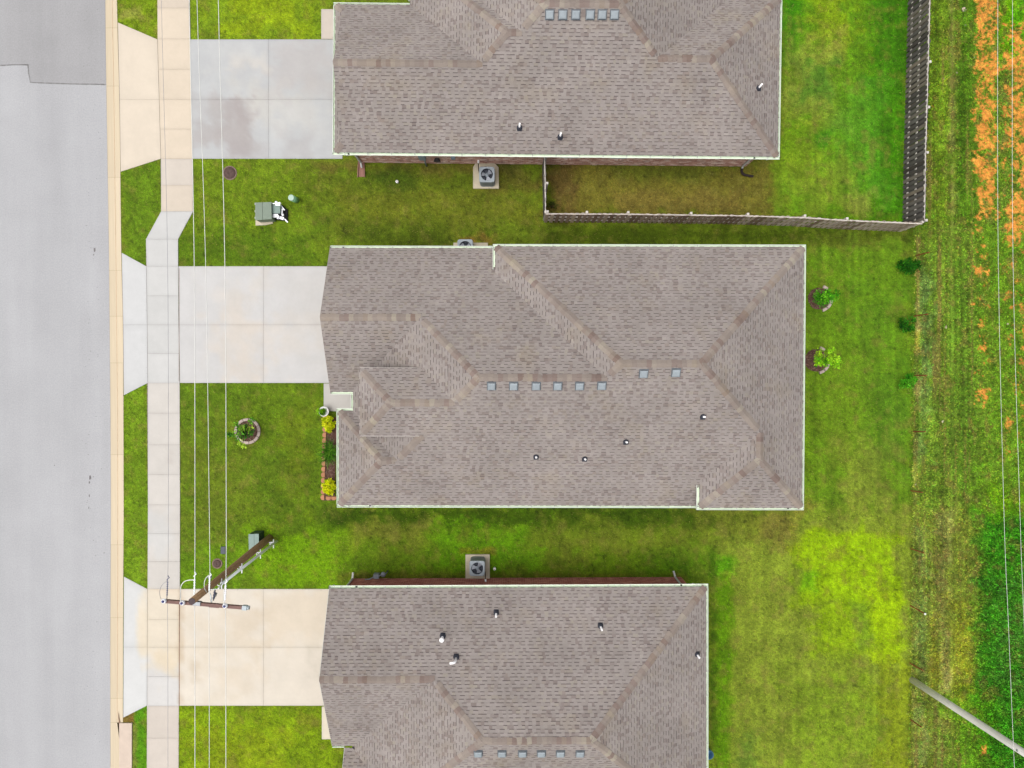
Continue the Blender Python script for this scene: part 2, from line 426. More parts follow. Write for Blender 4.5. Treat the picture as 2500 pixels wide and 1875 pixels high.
# ------------------------------------------------------------------ colour plan of the ground (photo survey)
# (x0, y0, x1, y1, softness px, colour, strength) in surveyed pixels
LAWN = [  # dark strips along houses and fence: lusher turf with shade painted in
    (300, -200, 400, 95, 15, (118, 152, 24), .9), (440, -200, 800, 95, 20, (122, 158, 30), .9), (560, -60, 740, 80, 60, (146, 172, 20), .6),
    (300, 330, 400, 660, 20, (96, 134, 26), .9),
    (430, 385, 800, 660, 40, (106, 138, 26), .9), (760, 385, 1330, 600, 60, (92, 112, 26), .85), (820, 470, 1330, 540, 40, (112, 124, 34), .7),
    (430, 560, 780, 660, 40, (72, 108, 16), .6), (840, 550, 1080, 610, 20, (74, 96, 18), .7), (780, 395, 1240, 420, 12, (116, 104, 54), .55), (880, 410, 1000, 450, 25, (66, 96, 22), .6),  # dark strip north of the middle house: partly painted eave shade
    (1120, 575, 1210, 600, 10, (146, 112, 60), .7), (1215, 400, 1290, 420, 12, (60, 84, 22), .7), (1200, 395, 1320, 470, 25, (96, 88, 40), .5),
    (1330, 385, 1900, 530, 25, (114, 112, 44), .9), (1330, 395, 1400, 530, 25, (104, 84, 50), .6), (1500, 400, 1760, 440, 15, (76, 100, 24), .45), (1500, 470, 1800, 520, 20, (126, 114, 58), .5),
    (1900, -200, 2230, 560, 30, (92, 144, 20), .95), (1905, -60, 1960, 160, 18, (58, 132, 6), .85), (2120, -200, 2230, 560, 30, (58, 124, 4), .8), (1990, -100, 2090, 110, 45, (140, 168, 20), .6),
    (1915, 90, 2050, 290, 40, (146, 154, 70), .65), (1960, 160, 2030, 240, 25, (70, 126, 30), .7), (1990, 325, 2024, 358, 10, (44, 120, 10), .9), (2040, 200, 2160, 480, 40, (80, 144, 34), .6),
    (1920, 390, 2080, 520, 40, (118, 142, 40), .7), (1900, 300, 1990, 420, 35, (108, 140, 24), .6), (2070, 470, 2130, 520, 20, (140, 146, 70), .6),
    (1330, 555, 2240, 605, 16, (66, 88, 10), .85), (1640, 590, 2260, 680, 40, (96, 122, 26), .8), (2000, 580, 2200, 660, 25, (118, 118, 56), .45),  # dark olive strip south of the fence: lusher turf plus painted shade
    (1960, 600, 2245, 1260, 30, (94, 138, 22), .9), (2080, 700, 2220, 900, 60, (86, 134, 24), .6), (2100, 900, 2230, 1150, 60, (80, 130, 26), .6), (2000, 860, 2120, 1240, 60, (112, 146, 30), .5), (2040, 1080, 2180, 1240, 35, (126, 136, 56), .5),
    (430, 930, 830, 1440, 20, (92, 126, 24), .95), (440, 1060, 620, 1330, 60, (104, 124, 32), .6), (640, 940, 800, 1080, 50, (104, 136, 26), .5), (700, 1000, 760, 1260, 40, (112, 128, 24), .4),
    (300, 930, 360, 1440, 10, (108, 146, 28), .95),
    (800, 1235, 1965, 1300, 18, (58, 88, 6), .95), (830, 1290, 1960, 1420, 25, (92, 128, 18), .9), (860, 1275, 1060, 1330, 30, (116, 122, 46), .7), (1240, 1290, 1700, 1360, 35, (112, 122, 42), .6), (1060, 1290, 1300, 1400, 40, (92, 152, 8), .75), (1120, 1335, 1210, 1355, 8, (120, 104, 40), .6), (820, 1400, 1720, 1420, 6, (90, 90, 28), .5), (1560, 1340, 1740, 1420, 40, (76, 128, 10), .6),  # first band: eave shade of the middle house painted into the turf
    (600, 1300, 830, 1440, 40, (112, 162, 12), .85), (430, 1330, 600, 1440, 30, (100, 144, 20), .7),
    (430, 1720, 840, 2075, 20, (122, 158, 18), .95), (480, 1770, 700, 1900, 50, (136, 158, 22), .6), (730, 1740, 770, 1770, 10, (110, 118, 40), .6), (300, 1720, 360, 2075, 8, (84, 146, 18), .95), (295, 1730, 330, 1768, 6, (140, 106, 56), .9), (300, 1765, 335, 1900, 5, (150, 140, 84), .55),
    (1735, 1240, 2250, 2075, 40, (122, 146, 44), .95), (1690, 1230, 1960, 1310, 40, (104, 120, 34), .8), (1860, 1260, 1960, 1320, 30, (126, 116, 60), .5),
    (1745, 1400, 1786, 2075, 12, (92, 144, 8), .9), (1740, 1360, 1790, 1400, 10, (84, 158, 8), .8), (1735, 1340, 1745, 1800, 10, (70, 110, 10), .8),
    (1950, 1296, 2196, 1470, 22, (138, 182, 8), .92), (1985, 1450, 2196, 1600, 22, (132, 174, 10), .85), (2120, 1440, 2198, 1620, 10, (146, 186, 8), .8), (2010, 1580, 2110, 1660, 50, (116, 146, 30), .8), (2085, 1480, 2125, 1580, 14, (110, 150, 36), .7), (1950, 1390, 1990, 1440, 14, (96, 158, 12), .7),
    (1930, 1650, 2230, 1875, 60, (116, 152, 30), .7), (2150, 1620, 2240, 1900, 30, (128, 148, 24), .7), (1790, 1800, 1850, 1870, 20, (84, 128, 40), .5),
    (384, 60, 386, 95, 10, (150, 140, 90), .5), (300, 20, 340, 40, 12, (168, 170, 100), .55),
]
FIELD = [
    (2200, -200, 2420, 640, 40, (106, 138, 34), 1.0), (2270, -200, 2320, 620, 16, (112, 142, 34), .8), (2332, 0, 2385, 620, 14, (86, 128, 26), .8), (2440, -100, 2480, 130, 14, (110, 172, 10), .85), (2480, -100, 2560, 100, 20, (92, 172, 14), .7),
    (2318, -200, 2330, 560, 8, (140, 132, 78), .6), (2300, 560, 2330, 1240, 12, (118, 122, 62), .6),
    (2220, 560, 2460, 1250, 40, (108, 138, 40), .95), (2238, 640, 2268, 1120, 20, (116, 146, 84), .6), (2330, 640, 2380, 1200, 20, (98, 136, 36), .7), (2400, 560, 2600, 1250, 40, (104, 148, 30), .7), (2233, 580, 2243, 1000, 5, (166, 146, 84), .7), (2224, 1000, 2238, 2075, 6, (150, 140, 70), .55), (2228, 810, 2246, 860, 5, (180, 166, 60), .5),
    (2220, 1240, 2400, 2075, 30, (126, 142, 48), .95), (2240, 1290, 2264, 2075, 20, (126, 154, 84), .55), (2285, 1250, 2318, 2075, 18, (146, 146, 80), .6), (2320, 1480, 2380, 1760, 34, (146, 150, 32), .6), (2270, 1500, 2288, 1700, 14, (132, 132, 26), .5), (2304, 1540, 2320, 1690, 9, (168, 156, 100), .6),
    (2385, 1250, 2900, 2075, 22, (68, 146, 28), .95), (2440, 1430, 2600, 1700, 60, (92, 146, 62), .5), (2310, 1700, 2420, 2075, 30, (92, 152, 22), .7), (2400, 1190, 2900, 1260, 30, (110, 160, 14), .7),
]
SOIL = [  # patches of bare orange clay
    (2376, -200, 2440, 545, 14, .9), (2446, 50, 2540, 600, 22, .82), (2380, 540, 2412, 640, 16, .7), (2470, 560, 2540, 1120, 20, .6), (2376, 620, 2420, 1000, 14, .5),
    (2374, 640, 2416, 672, 10, .8), (2420, 684, 2434, 696, 6, .6), (2456, 704, 2488, 728, 8, .85), (2438, 648, 2478, 680, 10, .5), (2460, 740, 2482, 760, 6, .7), (2368, 726, 2382, 750, 5, .75), (2396, 724, 2416, 760, 7, .7), (2390, 776, 2402, 812, 6, .8), (2392, 832, 2412, 856, 6, .85), (2394, 866, 2410, 878, 5, .6), (2376, 940, 2418, 990, 9, .75), (2386, 960, 2404, 996, 6, .85), (2455, 1020, 2474, 1062, 6, .9), (2446, 1080, 2480, 1122, 10, .6), (2384, 1062, 2406, 1078, 6, .5), (2478, 560, 2540, 660, 20, .6), (2494, 780, 2540, 900, 16, .5),
    (2394, 1818, 2408, 1842, 4, .9), (2446, 1838, 2466, 1860, 5, .85), (2228, 200, 2240, 260, 8, .6), (2274, 210, 2284, 262, 6, .6),
]
def soft_rect(px, py, r, wob):
    x0, y0, x1, y1, s = r[:5]
    d = np.maximum(np.maximum(x0 - px, px - x1), np.maximum(y0 - py, py - y1))
    return sstep(s, -s, d + wob * s * 1.6)
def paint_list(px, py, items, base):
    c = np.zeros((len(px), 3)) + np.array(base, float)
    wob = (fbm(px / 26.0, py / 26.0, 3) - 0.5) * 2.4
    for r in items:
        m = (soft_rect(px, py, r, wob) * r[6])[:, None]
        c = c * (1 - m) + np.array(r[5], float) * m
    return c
def soil_mask(px, py):
    n = fbm(px / 15.0, py / 15.0, 21, 5) * .6 + fbm(px / 3.6, py / 3.6, 121, 3) * .4; m = np.zeros(len(px))
    wob = (fbm(px / 10.0, py / 10.0, 9) - 0.5) * 2.0
    for r in SOIL:
        w = soft_rect(px, py, r, wob) * r[5]
        m = np.maximum(m, sstep(0.54, 0.78, w + (n - 0.55) * 2.0 * (w > 0.02)))
    return m
def lawn_rgb(px, py):
    c = paint_list(px, py, LAWN, (104, 132, 28))
    a = fbm(px / 42.0, py / 42.0, 5, 4) - 0.5
    d = fbm(px / 15.0, py / 15.0, 15, 4) - 0.5
    g2 = fbm(px / 5.0, py / 5.0, 25, 3) - 0.5
    c = c * (1 + 0.2 * a[:, None] + 0.3 * d[:, None] + 0.3 * g2[:, None])
    t = sstep(0.54, 0.8, fbm(px / 20.0, py / 20.0, 31, 5))[:, None] * 0.5      # dry straw showing through
    mow = (vnoise(px / 9.0, py / 260.0, 41) - .5) * sstep(1740, 1900, px)
    c = c * (1 + .16 * mow[:, None]) * np.array([1.1, 1.045, 1.02])
    k = sstep(0.66, 0.82, fbm(px / 6.0, py / 6.0, 91, 3))[:, None] * 0.26         # darker, longer tufts
    c = c * (1 - k)
    return c * (1 - t) + np.array([138, 132, 62.0]) * t
def field_rgb(px, py):
    c = paint_list(px, py, FIELD, (104, 136, 40))
    a = fbm(px / 20.0, py / 34.0, 45, 4) - 0.5
    d = fbm(px / 8.0, py / 8.0, 55, 4) - 0.5
    c = c * (1 + 0.4 * a[:, None] + 0.5 * d[:, None])
    st = (vnoise(px / 4.5, py / 190.0, 141) - .5) * sstep(2400, 2360, px)
    c = c * (1 + .34 * st[:, None])
    t = np.maximum(sstep(0.55, 0.75, fbm(px / 14.0, py / 20.0, 61, 4)) * 0.55, sstep(.72, .95, vnoise(px / 5.5, py / 240.0, 151)) * .75 * sstep(2400, 2370, px))[:, None]
    return c * (1 - t) + np.array([138, 124, 66.0]) * t

KEEP = []        # plan outlines where no grass grows
def inside(x, y, poly):
    r = np.zeros(len(x), bool); n = len(poly)
    for i in range(n):
        x1, y1 = poly[i][0], poly[i][1]; x2, y2 = poly[(i + 1) % n][0], poly[(i + 1) % n][1]
        if y1 == y2: continue
        k = ((y1 > y) != (y2 > y)) & (x < (x2 - x1) * (y - y1) / (y2 - y1) + x1)
        r ^= k
    return r

# ------------------------------------------------------------------ ground, lawn, field
def interp(tab, y):
    ys = [t[0] for t in tab]; xs = [t[1] for t in tab]
    return np.interp(y, ys, xs)
ROAD_EDGE = [(-400, 255), (0, 257), (110, 258), (250, 260), (490, 264), (625, 266), (1000, 269.6), (1250, 270.7), (1590, 269), (1875, 269.6), (2300, 270)]
KERB_SEAM = [(-400, 273), (0, 275), (240, 279), (625, 284), (1000, 288), (1400, 288.5), (1700, 287), (1875, 287), (2300, 287)]
KERB_BACK = [(-400, 284), (0, 285.5), (57, 286.6), (240, 291.4), (388, 293.4), (625, 296), (775, 299.8), (965, 301.3), (1250, 302), (1440, 300.8), (1740, 300), (1875, 300), (2300, 300)]
LAWN_EDGE = [(-400, 2240), (540, 2236), (700, 2238), (900, 2231), (1200, 2230), (1500, 2226), (1875, 2224), (2300, 2224)]

def sheet(name, left, right, y0, y1, step, rgb, mat, bumpy, soil=False):
    ys = np.arange(y0, y1 + 1, step)
    nx = int((np.mean(interp(right, ys) - interp(left, ys))) / step) + 1
    t = np.linspace(0, 1, nx)
    PX = interp(left, ys)[:, None] * (1 - t) + interp(right, ys)[:, None] * t
    PY = np.repeat(ys[:, None], nx, 1)
    px, py = PX.ravel(), PY.ravel()
    dx, dy, dz = (px - CX) / F, -(py - CY) / F, -1.0
    yy, zz = _c * dy - _s * dz, _s * dy + _c * dz
    k = -H / zz
    X, Y = dx * k, yy * k
    Z = (fbm(X * 1.3, Y * 1.3, 71, 3) - 0.5) * bumpy
    edge = np.minimum(np.repeat(t[None], len(ys), 0), 1 - np.repeat(t[None], len(ys), 0)).ravel()
    Z = np.where(edge < 1e-6, 0, Z)
    c = rgb(px, py)
    if soil:
        c = c * 1.05
        m = soil_mask(px, py)[:, None]
        oc = np.array([238, 158, 68.0]) * (1 + 0.5 * (fbm(px / 9.0, py / 9.0, 77, 4) - 0.5) + 0.5 * (fbm(px / 3.5, py / 3.5, 97, 3) - 0.5))[:, None]
        c = c * (1 - m) + oc * m
    i = np.arange(len(ys) - 1)[:, None] * nx + np.arange(nx - 1)[None]
    i = i.ravel()
    Q = np.stack([i, i + nx, i + nx + 1, i + 1], 1)
    me = np_mesh(name, np.stack([X, Y, Z], 1), Q, mat, lin_np(c, KG), smooth=True)
    return link(name, me, kind='structure')
mb = MB(); mb.poly([(-400, -400, -0.3), (400, -400, -0.3), (400, 400, -0.3), (-400, 400, -0.3)])
mb.build('ground', simple('far_ground', A(104, 128, 40), 0.95, 0.3, 0.2, bmp=0.4), kind='structure')
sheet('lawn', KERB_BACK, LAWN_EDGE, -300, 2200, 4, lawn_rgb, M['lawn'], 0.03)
sheet('field', LAWN_EDGE, [(-400, 2760), (2300, 2760)], -300, 2200, 3, field_rgb, M['field'], 0.09, soil=True)

# ------------------------------------------------------------------ road and kerb
ys = list(range(-300, 2201, 25))
mb = MB()
L = [at(-700, y, -0.12) for y in ys]; R = [at(float(interp(ROAD_EDGE, y)), y, -0.12) for y in ys]
for i in range(len(ys) - 1):
    mb.poly([L[i + 1], R[i + 1], R[i], L[i]])
road = mb.build('road', M['road'], kind='structure')
# the older, darker paving at the north end, with its stepped seam
seam = [(-700, 158), (0, 160), (30, 158), (68, 158), (70, 180), (74, 201), (120, 203), (180, 205), (259.3, 206)]
mb = MB()
top = [at(float(interp(ROAD_EDGE, y)), y, -0.116) for y in (206, 150, 100, 50, 0, -100, -200, -300)]
mb.poly([at(x, y, -0.116) for x, y in seam[:-1]] + top + [at(-700, -300, -0.116)])
mb.build('road_patch', M['road_old'], road)
mb = MB()
rr = random.Random(5)
for a, b in zip(seam[1:-1], seam[2:]):
    n = max(2, int(math.hypot(b[0] - a[0], b[1] - a[1]) / 6))
    for k in range(n):
        p = at(a[0] + (b[0] - a[0]) * k / n, a[1] + (b[1] - a[1]) * k / n, -0.111)
        q = at(a[0] + (b[0] - a[0]) * (k + 1) / n, a[1] + (b[1] - a[1]) * (k + 1) / n, -0.111)
        d = (q - p).normalized(); w = Vector((-d.y, d.x, 0)) * rr.uniform(.012, .03)
        mb.poly([p - w - d * .02, q - w * rr.uniform(.7, 1.1) + d * .02, q + w + d * .02, p + w * rr.uniform(.7, 1.1) - d * .02])
mb.build('road_seam', M['road_edge'], road)
mb = MB()
def blot(mb, px, py, rx, ry, z, n=11):
    P = []
    for k in range(n):
        a = 2 * math.pi * k / n; r = rr.uniform(.55, 1.1)
        P.append(at(px + rx * r * math.cos(a), py - ry * r * math.sin(a), z))
    mb.poly(P)
for px, py, rx, ry in [(231, 610, 2.6, 6), (229, 622, 1.4, 3), (220, 1166, 3, 6), (218, 1178, 2, 3), (218, 1210, 1.3, 4), (217, 1240, 1.2, 4), (222, 605, 1, 1.4), (228, 1164, 1.6, 1.2), (133, 1136, 1.6, 1.4), (254, 1350, 1.6, 1.4)]:
    blot(mb, px, py, rx, ry, -0.112)
for k in range(90):
    blot(mb, rr.choice([232, 217, 212, 240]) + rr.gauss(0, 5), rr.uniform(0, 1875), rr.uniform(.5, 1.1), rr.uniform(.5, 1.6), -0.112, 6)
mb.build('oil_stain', M['oil'], road)

kerb = empty('kerb', at(285, 937, 0), kind='structure')
kc = {'a': A(236, 216, 184), 'b': A(232, 206, 170), 'c': A(240, 222, 194)}
M['kerb'] = simple('kerb_concrete', A(238, 220, 190), 0.9, 0.06, 2.0, bmp=0.15, stretch=(3, 0.5, 1), objvar=0.04, coord='Generated')
M['kerb_seam'] = simple('kerb_silt', A(214, 186, 154), 0.95, 0.14, 4.0)
kj = [-300, -90, 68, 210, 433, 660, 772, 886, 1110, 1330, 1508, 1705, 1764, 1900, 2200]
for a, b in zip(kj[:-1], kj[1:]):
    mb = MB(); n = max(2, int((b - a) / 40))
    yy = [a + 0.15 + (b - a - 0.3) * k / n for k in range(n + 1)]
    inlet = a >= 1764
    rows = []
    for y in yy:
        xe, xs_, xb = (float(interp(t, y)) for t in (ROAD_EDGE, KERB_SEAM, KERB_BACK))
        if inlet: xs_ = min(292, 286 + (y - 1764) * .3); xb = xs_ + 1.2
        lo = -0.1
        rows.append([at(xe, y, -0.3), at(xe + .3, y, lo), at(xs_ - 1.6, y, lo - .012), at(xs_ - .3, y, lo + .008), at(xs_ + 2.5, y, -0.035), at(xb - 4, y, -0.005), at(xb, y, 0.02), at(xb + .4, y, -0.1)] if not inlet else
                    [at(xe, y, -0.3), at(xe + .3, y, lo), at(xs_ - 1.6, y, lo - .012), at(xs_ - .3, y, lo + .0), at(xb, y, -0.14), at(xb + .1, y, -0.2)])
    for r0, r1 in zip(rows[:-1], rows[1:]):
        for j in range(len(r0) - 1):
            mb.poly([r0[j], r1[j], r1[j + 1], r0[j + 1]], 1 if j == 2 and not inlet else 0)
    for r, s in ((rows[0], 1), (rows[-1], -1)):
        mb.poly(r[::s])
    o = mb.build('kerb_segment', [M['kerb'], M['kerb_seam']], kerb)
    o.matrix_parent_inverse = Matrix.Translation(kerb.location).inverted()
# kerb inlet lid at the bottom of the street
mb = MB()
I0 = [at(x, y) for x, y in ((293, 1764), (323.5, 1764), (323, 2150), (293, 2150))]
mb.prism([tuple(p[:2]) for p in I0][::-1], 0.0, 0.07, 0)
mb.poly([(p.x, p.y, 0.0) for p in [at(288, 1735), at(293.5, 1764), at(293.5, 1790), at(291, 1790)]], 1)
KEEP.append([tuple(p[:2]) for p in I0])
ob = mb.build('storm_drain_lid', [simple('drain_lid_concrete', A(236, 216, 198), 0.9, 0.06, 3.0), M['sealant']])
tag(ob, 'long pale concrete storm drain lid beside the kerb', 'drain lid')

# ------------------------------------------------------------------ concrete slabs
STAIN = [
    (560, 210, 760, 300, 40, (224, 220, 212), .8), (520, 240, 600, 330, 26, (192, 184, 180), .8), (545, 240, 612, 386, 16, (190, 182, 180), .85), (480, 300, 600, 345, 14, (196, 190, 187), .7), (470, 240, 560, 300, 30, (202, 199, 197), .6), (610, 350, 650, 386, 10, (196, 190, 188), .4), (660, 240, 800, 320, 40, (218, 218, 216), .6), (690, 330, 760, 390, 20, (196, 192, 190), .5), (660, 100, 800, 230, 30, (210, 205, 202), .7), (570, 140, 640, 160, 20, (232, 220, 206), .7), (520, 100, 640, 150, 30, (222, 222, 220), .6),
]
STAIN_M = [(540, 700, 620, 930, 40, (232, 222, 210), .7), (600, 790, 760, 870, 40, (232, 222, 210), .6), (560, 670, 640, 720, 30, (224, 220, 214), .6), (700, 660, 790, 900, 30, (224, 220, 215), .5)]
STAIN_S = [(338, 1450, 370, 1610, 7, (246, 234, 212), .85), (357, 1440, 440, 1630, 10, (245, 233, 212), .9), (370, 1590, 434, 1646, 12, (246, 228, 198), .65), (345, 1500, 360, 1600, 10, (246, 231, 206), .6), (470, 1500, 640, 1600, 50, (238, 224, 202), .6), (470, 1620, 480, 1665, 8, (220, 204, 182), .55), (520, 1640, 640, 1700, 30, (234, 219, 197), .5), (640, 1440, 800, 1560, 30, (240, 224, 200), .6), (570, 1480, 640, 1560, 26, (230, 214, 192), .5), (760, 1590, 800, 1640, 20, (220, 210, 194), .6), (436, 1440, 446, 1720, 5, (210, 184, 156), .4)]
STAIN_W = [(357, 1250, 410, 1360, 16, (226, 226, 224), .6), (410, 1080, 420, 1130, 8, (210, 200, 190), .6)]
def slab(parent, quad, col, stains=(), top=0.03, bot=-0.08, gap=0.2, n=None, seed=0):
    """a cast slab: four surveyed corners, shrunk by half a joint, top split fine enough to carry its stains"""
    P = [Vector((x, y)) for x, y in quad]
    cen = sum(P, Vector((0, 0))) / 4
    P = [p + Vector((math.copysign(min(gap, abs(cen.x - p.x)), cen.x - p.x), math.copysign(min(gap, abs(cen.y - p.y)), cen.y - p.y))) for p in P]
    w = max((P[1] - P[0]).length, (P[2] - P[3]).length); h = max((P[3] - P[0]).length, (P[2] - P[1]).length)
    nx = n or max(2, min(26, int(w / 7))); ny = n or max(2, min(26, int(h / 7)))
    s = np.linspace(0, 1, nx + 1)[None, :, None]; t = np.linspace(0, 1, ny + 1)[:, None, None]
    G = (np.array(P[0]) * (1 - s) + np.array(P[1]) * s) * (1 - t) + (np.array(P[3]) * (1 - s) + np.array(P[2]) * s) * t
    px, py = G[..., 0].ravel(), G[..., 1].ravel()
    c = paint_list(px, py, stains, col)
    c = c * (1 + 0.05 * (fbm(px / 30.0, py / 30.0, 80 + seed, 4) - 0.5) + 0.02 * (random.random() - .5))[:, None]
    e = np.minimum(np.minimum(s, 1 - s) * w, np.minimum(t, 1 - t) * h)[..., 0].ravel()
    c = c * (1 - 0.025 * (1 - sstep(0, 2, e)))[:, None]
    V = np.array([at(a, b, top) for a, b in zip(px, py)])
    ring = list(range(nx)) + [i * (nx + 1) + nx for i in range(ny)] + [ny * (nx + 1) + i for i in range(nx, 0, -1)] + [i * (nx + 1) for i in range(ny, 0, -1)]
    low = V[ring].copy(); low[:, 2] = bot
    b0 = len(V); m = len(ring)
    i = (np.arange(ny)[:, None] * (nx + 1) + np.arange(nx)[None]).ravel()
    Q = np.concatenate([np.stack([i, i + nx + 1, i + nx + 2, i + 1], 1),
                        np.array([[ring[k], ring[(k + 1) % m], b0 + (k + 1) % m, b0 + k] for k in range(m)])])
    me = np_mesh('slab', np.concatenate([V, low]), Q, M['concrete'], lin_np(np.concatenate([c, c[ring]])))
    nm = parent.name.split('.')[0] + '_slab'
    o = link(nm, me, parent)
    o.matrix_parent_inverse = Matrix.Translation(parent.location).inverted()
    KEEP.append([tuple(at(x, y)[:2]) for x, y in quad])
    return o
def joint_bed(parent, quad, z=0.016, mat=None):
    mb = MB(); mb.poly([at(x, y, z) for x, y in quad][::-1])
    o = mb.build('joint', mat or M['joint'], parent)
    o.matrix_parent_inverse = Matrix.Translation(parent.location).inverted()

SW_L = [(-300, 383), (0, 384), (95, 384.6), (388, 393), (515, 393.6), (584, 356.3), (625, 357), (660, 358), (935, 361), (1250, 361), (1440, 360), (1722, 359), (2200, 357)]
SW_R = [(-300, 460), (0, 461), (95, 463), (264, 467.5), (388, 469.5), (516, 471), (584, 434.7), (625, 434.7), (775, 436), (935, 438.6), (1250, 439.5), (1440, 439), (1724, 436.6), (2200, 435)]
swj = [-270, -197, -124, -52, 19.6, 95, 169, 242.5, 315, 387.8, 452, 516, 584, 650, 722, 793, 863, 935, 1008.5, 1086, 1159, 1232.5, 1303, 1371, 1438, 1512, 1580, 1652, 1723.6, 1802, 1880, 1955, 2030, 2105]
walk = empty('sidewalk', at(400, 937, 0), kind='structure')
joint_bed(walk, [(float(interp(SW_L, -270)), -270), (float(interp(SW_R, -270)), -270), (471, 516), (393.6, 516)])
joint_bed(walk, [(393.6, 516), (471, 516), (434.7, 584), (356.3, 584)], 0.0165)
joint_bed(walk, [(356.3, 584), (434.7, 584), (439.5, 1250), (361, 1250)], 0.017)
joint_bed(walk, [(361, 1250), (439.5, 1250), (435, 2105), (357, 2105)], 0.0175)
for i, (a, b) in enumerate(zip(swj[:-1], swj[1:])):
    q = [(float(interp(SW_L, a)), a), (float(interp(SW_R, a)), a), (float(interp(SW_R, b)), b), (float(interp(SW_L, b)), b)]
    if b < 20: c = (234, 219, 200)
    elif b < 390: c = (243, 227, 205)
    elif b < 460: c = (232, 221, 208)
    elif b < 520: c = (236, 222, 204)
    elif b < 940: c = (226, 225, 222)
    elif b < 1440: c = (228, 222, 214)
    elif b < 1590: c = (243, 227, 205)
    elif b < 1730: c = (231, 228, 224)
    else: c = (230, 219, 207)
    slab(walk, q, c, STAIN_S + STAIN_W, seed=i)
def driveway(x_r, y0, y1, ym, xj, apron, col, acol, stains, sl):
    d = empty('driveway', at(620, (y0 + y1) / 2, 0), kind='structure')
    xl0, xlm, xl1 = (float(interp(SW_R, y)) + 0.6 for y in (y0, ym, y1))
    joint_bed(d, [(xl0, y0), (x_r, y0), (x_r, y1), (xl1, y1)], 0.018)
    for (a, xa, b, xb) in ((y0, xl0, ym, xlm), (ym, xlm, y1, xl1)):
        slab(d, [(xa, a), (xj, a), (xj, b), (xb, b)], col, stains, seed=sl)
        slab(d, [(xj, a), (x_r, a), (x_r, b), (xj, b)], col, stains, seed=sl + 1)
    (ax0, ay0), (ax1, ay1), aym = apron
    s0, s1, sm = (float(interp(SW_L, y)) - .4 for y in (y0, y1, aym))
    km = float(interp(KERB_BACK, aym))
    ap = empty('driveway_apron', at((ax0 + s0) / 2, aym, 0), kind='structure')
    joint_bed(ap, [(ax0 + 1, ay0), (s0, y0), (s1, y1), (ax1 + 1, ay1)], 0.019)
    slab(ap, [(ax0 + 1, ay0), (s0, y0), (sm, aym), (km + 1, aym)], acol, stains, seed=sl + 2, n=9)
    slab(ap, [(km + 1, aym), (sm, aym), (s1, y1), (ax1 + 1, ay1)], acol, stains, seed=sl + 3, n=9)
driveway(836, 96, 387.6, 242.5, 656, ((286.6, 54.7), (293.4, 419), 242.5), (212, 213, 213), (245, 231, 211), STAIN, 3)
driveway(836, 650, 935, 793, 643, ((296, 617), (301.3, 965), 793), (225, 223, 221), (229, 229, 228), STAIN_M, 7)
driveway(836, 1438, 1723, 1580, 643, ((301.5, 1408), (300, 1752), 1580), (242, 232, 216), (233, 233, 231), STAIN_S, 13)
# fibre expansion board between sidewalk and the south driveway
sj = bpy.data.objects['driveway.002']
for (x, y0, y1, w) in ((438.0, 1470, 1723, 1.6), (437.6, 655, 930, .9)):
    joint_bed(sj if y0 > 1000 else bpy.data.objects['driveway.001'], [(x - w / 2, y0), (x + w / 2, y0), (x + w / 2 - .6, y1), (x - w / 2 - .6, y1)], 0.034, M['sealant'])
for q, c in (([(784, 22), (838, 22), (838, 95), (784, 95)], (232, 220, 206)), ([(790, 936), (900, 936), (900, 1008), (790, 1003)], (222, 218, 211)), ([(785.5, 1725), (845, 1725), (845, 1805), (785.5, 1805)], (246, 236, 212))):
    pw = empty('porch_walk', at(q[0][0], q[0][1], 0), kind='structure')
    slab(pw, q, c)

# ------------------------------------------------------------------ houses
Z0, PITCH, DZ = 2.75, 0.5188, 0.5836
NRM = math.sqrt(1 + PITCH * PITCH)
class House:
    def __init__(self, label, rot, brick, center):
        self.r = rot; self.c, self.s = math.cos(rot), math.sin(rot)
        self.P = {}
        self.o = empty('brick_house', (*center, 0), rot, label=label, cat='house', group='single-storey brick houses in a row')
        self.org = Vector((*center, 0)); self.brick = brick
        self.inv = Matrix.Rotation(-rot, 4, 'Z') @ Matrix.Translation(-self.org)
        oc = self.inv @ Vector((0, 0, 0)); self.off = Vector((oc.x, oc.y, 0))
    # house frame (u along the house, v across it), taken about the origin of the place; objects are local to the Empty
    def loc(self, u, v, z):
        return Vector((u + self.off.x, v + self.off.y, z))
    def from_world(self, p):
        return self.inv @ Vector(p)
    def plane(self, k, kind, o, z=Z0):
        self.P[k] = (kind, o, z)
    def abc(self, k):
        kind, o, z = self.P[k]; p = PITCH
        return {'N': (0, -p, z + p * o), 'S': (0, p, z - p * o), 'E': (-p, 0, z + p * o), 'W': (p, 0, z - p * o)}[kind]
    def z(self, k, u, v):
        a, b, c = self.abc(k); return a * u + b * v + c
    def X(self, *ks):
        m = np.array([[-self.abc(k)[0], -self.abc(k)[1], 1] for k in ks]); c = np.array([self.abc(k)[2] for k in ks])
        return Vector(np.linalg.solve(m, c))
    def on(self, k, u, v):
        return Vector((u, v, self.z(k, u, v)))
    def axes(self, k):
        kind = self.P[k][0]; p = PITCH
        b = {'N': Vector((0, -1, p)), 'S': Vector((0, 1, p)), 'E': Vector((-1, 0, p)), 'W': Vector((1, 0, p))}[kind].normalized()
        a = {'N': Vector((-1, 0, 0)), 'S': Vector((1, 0, 0)), 'E': Vector((0, 1, 0)), 'W': Vector((0, -1, 0))}[kind]
        return a, b, a.cross(b)

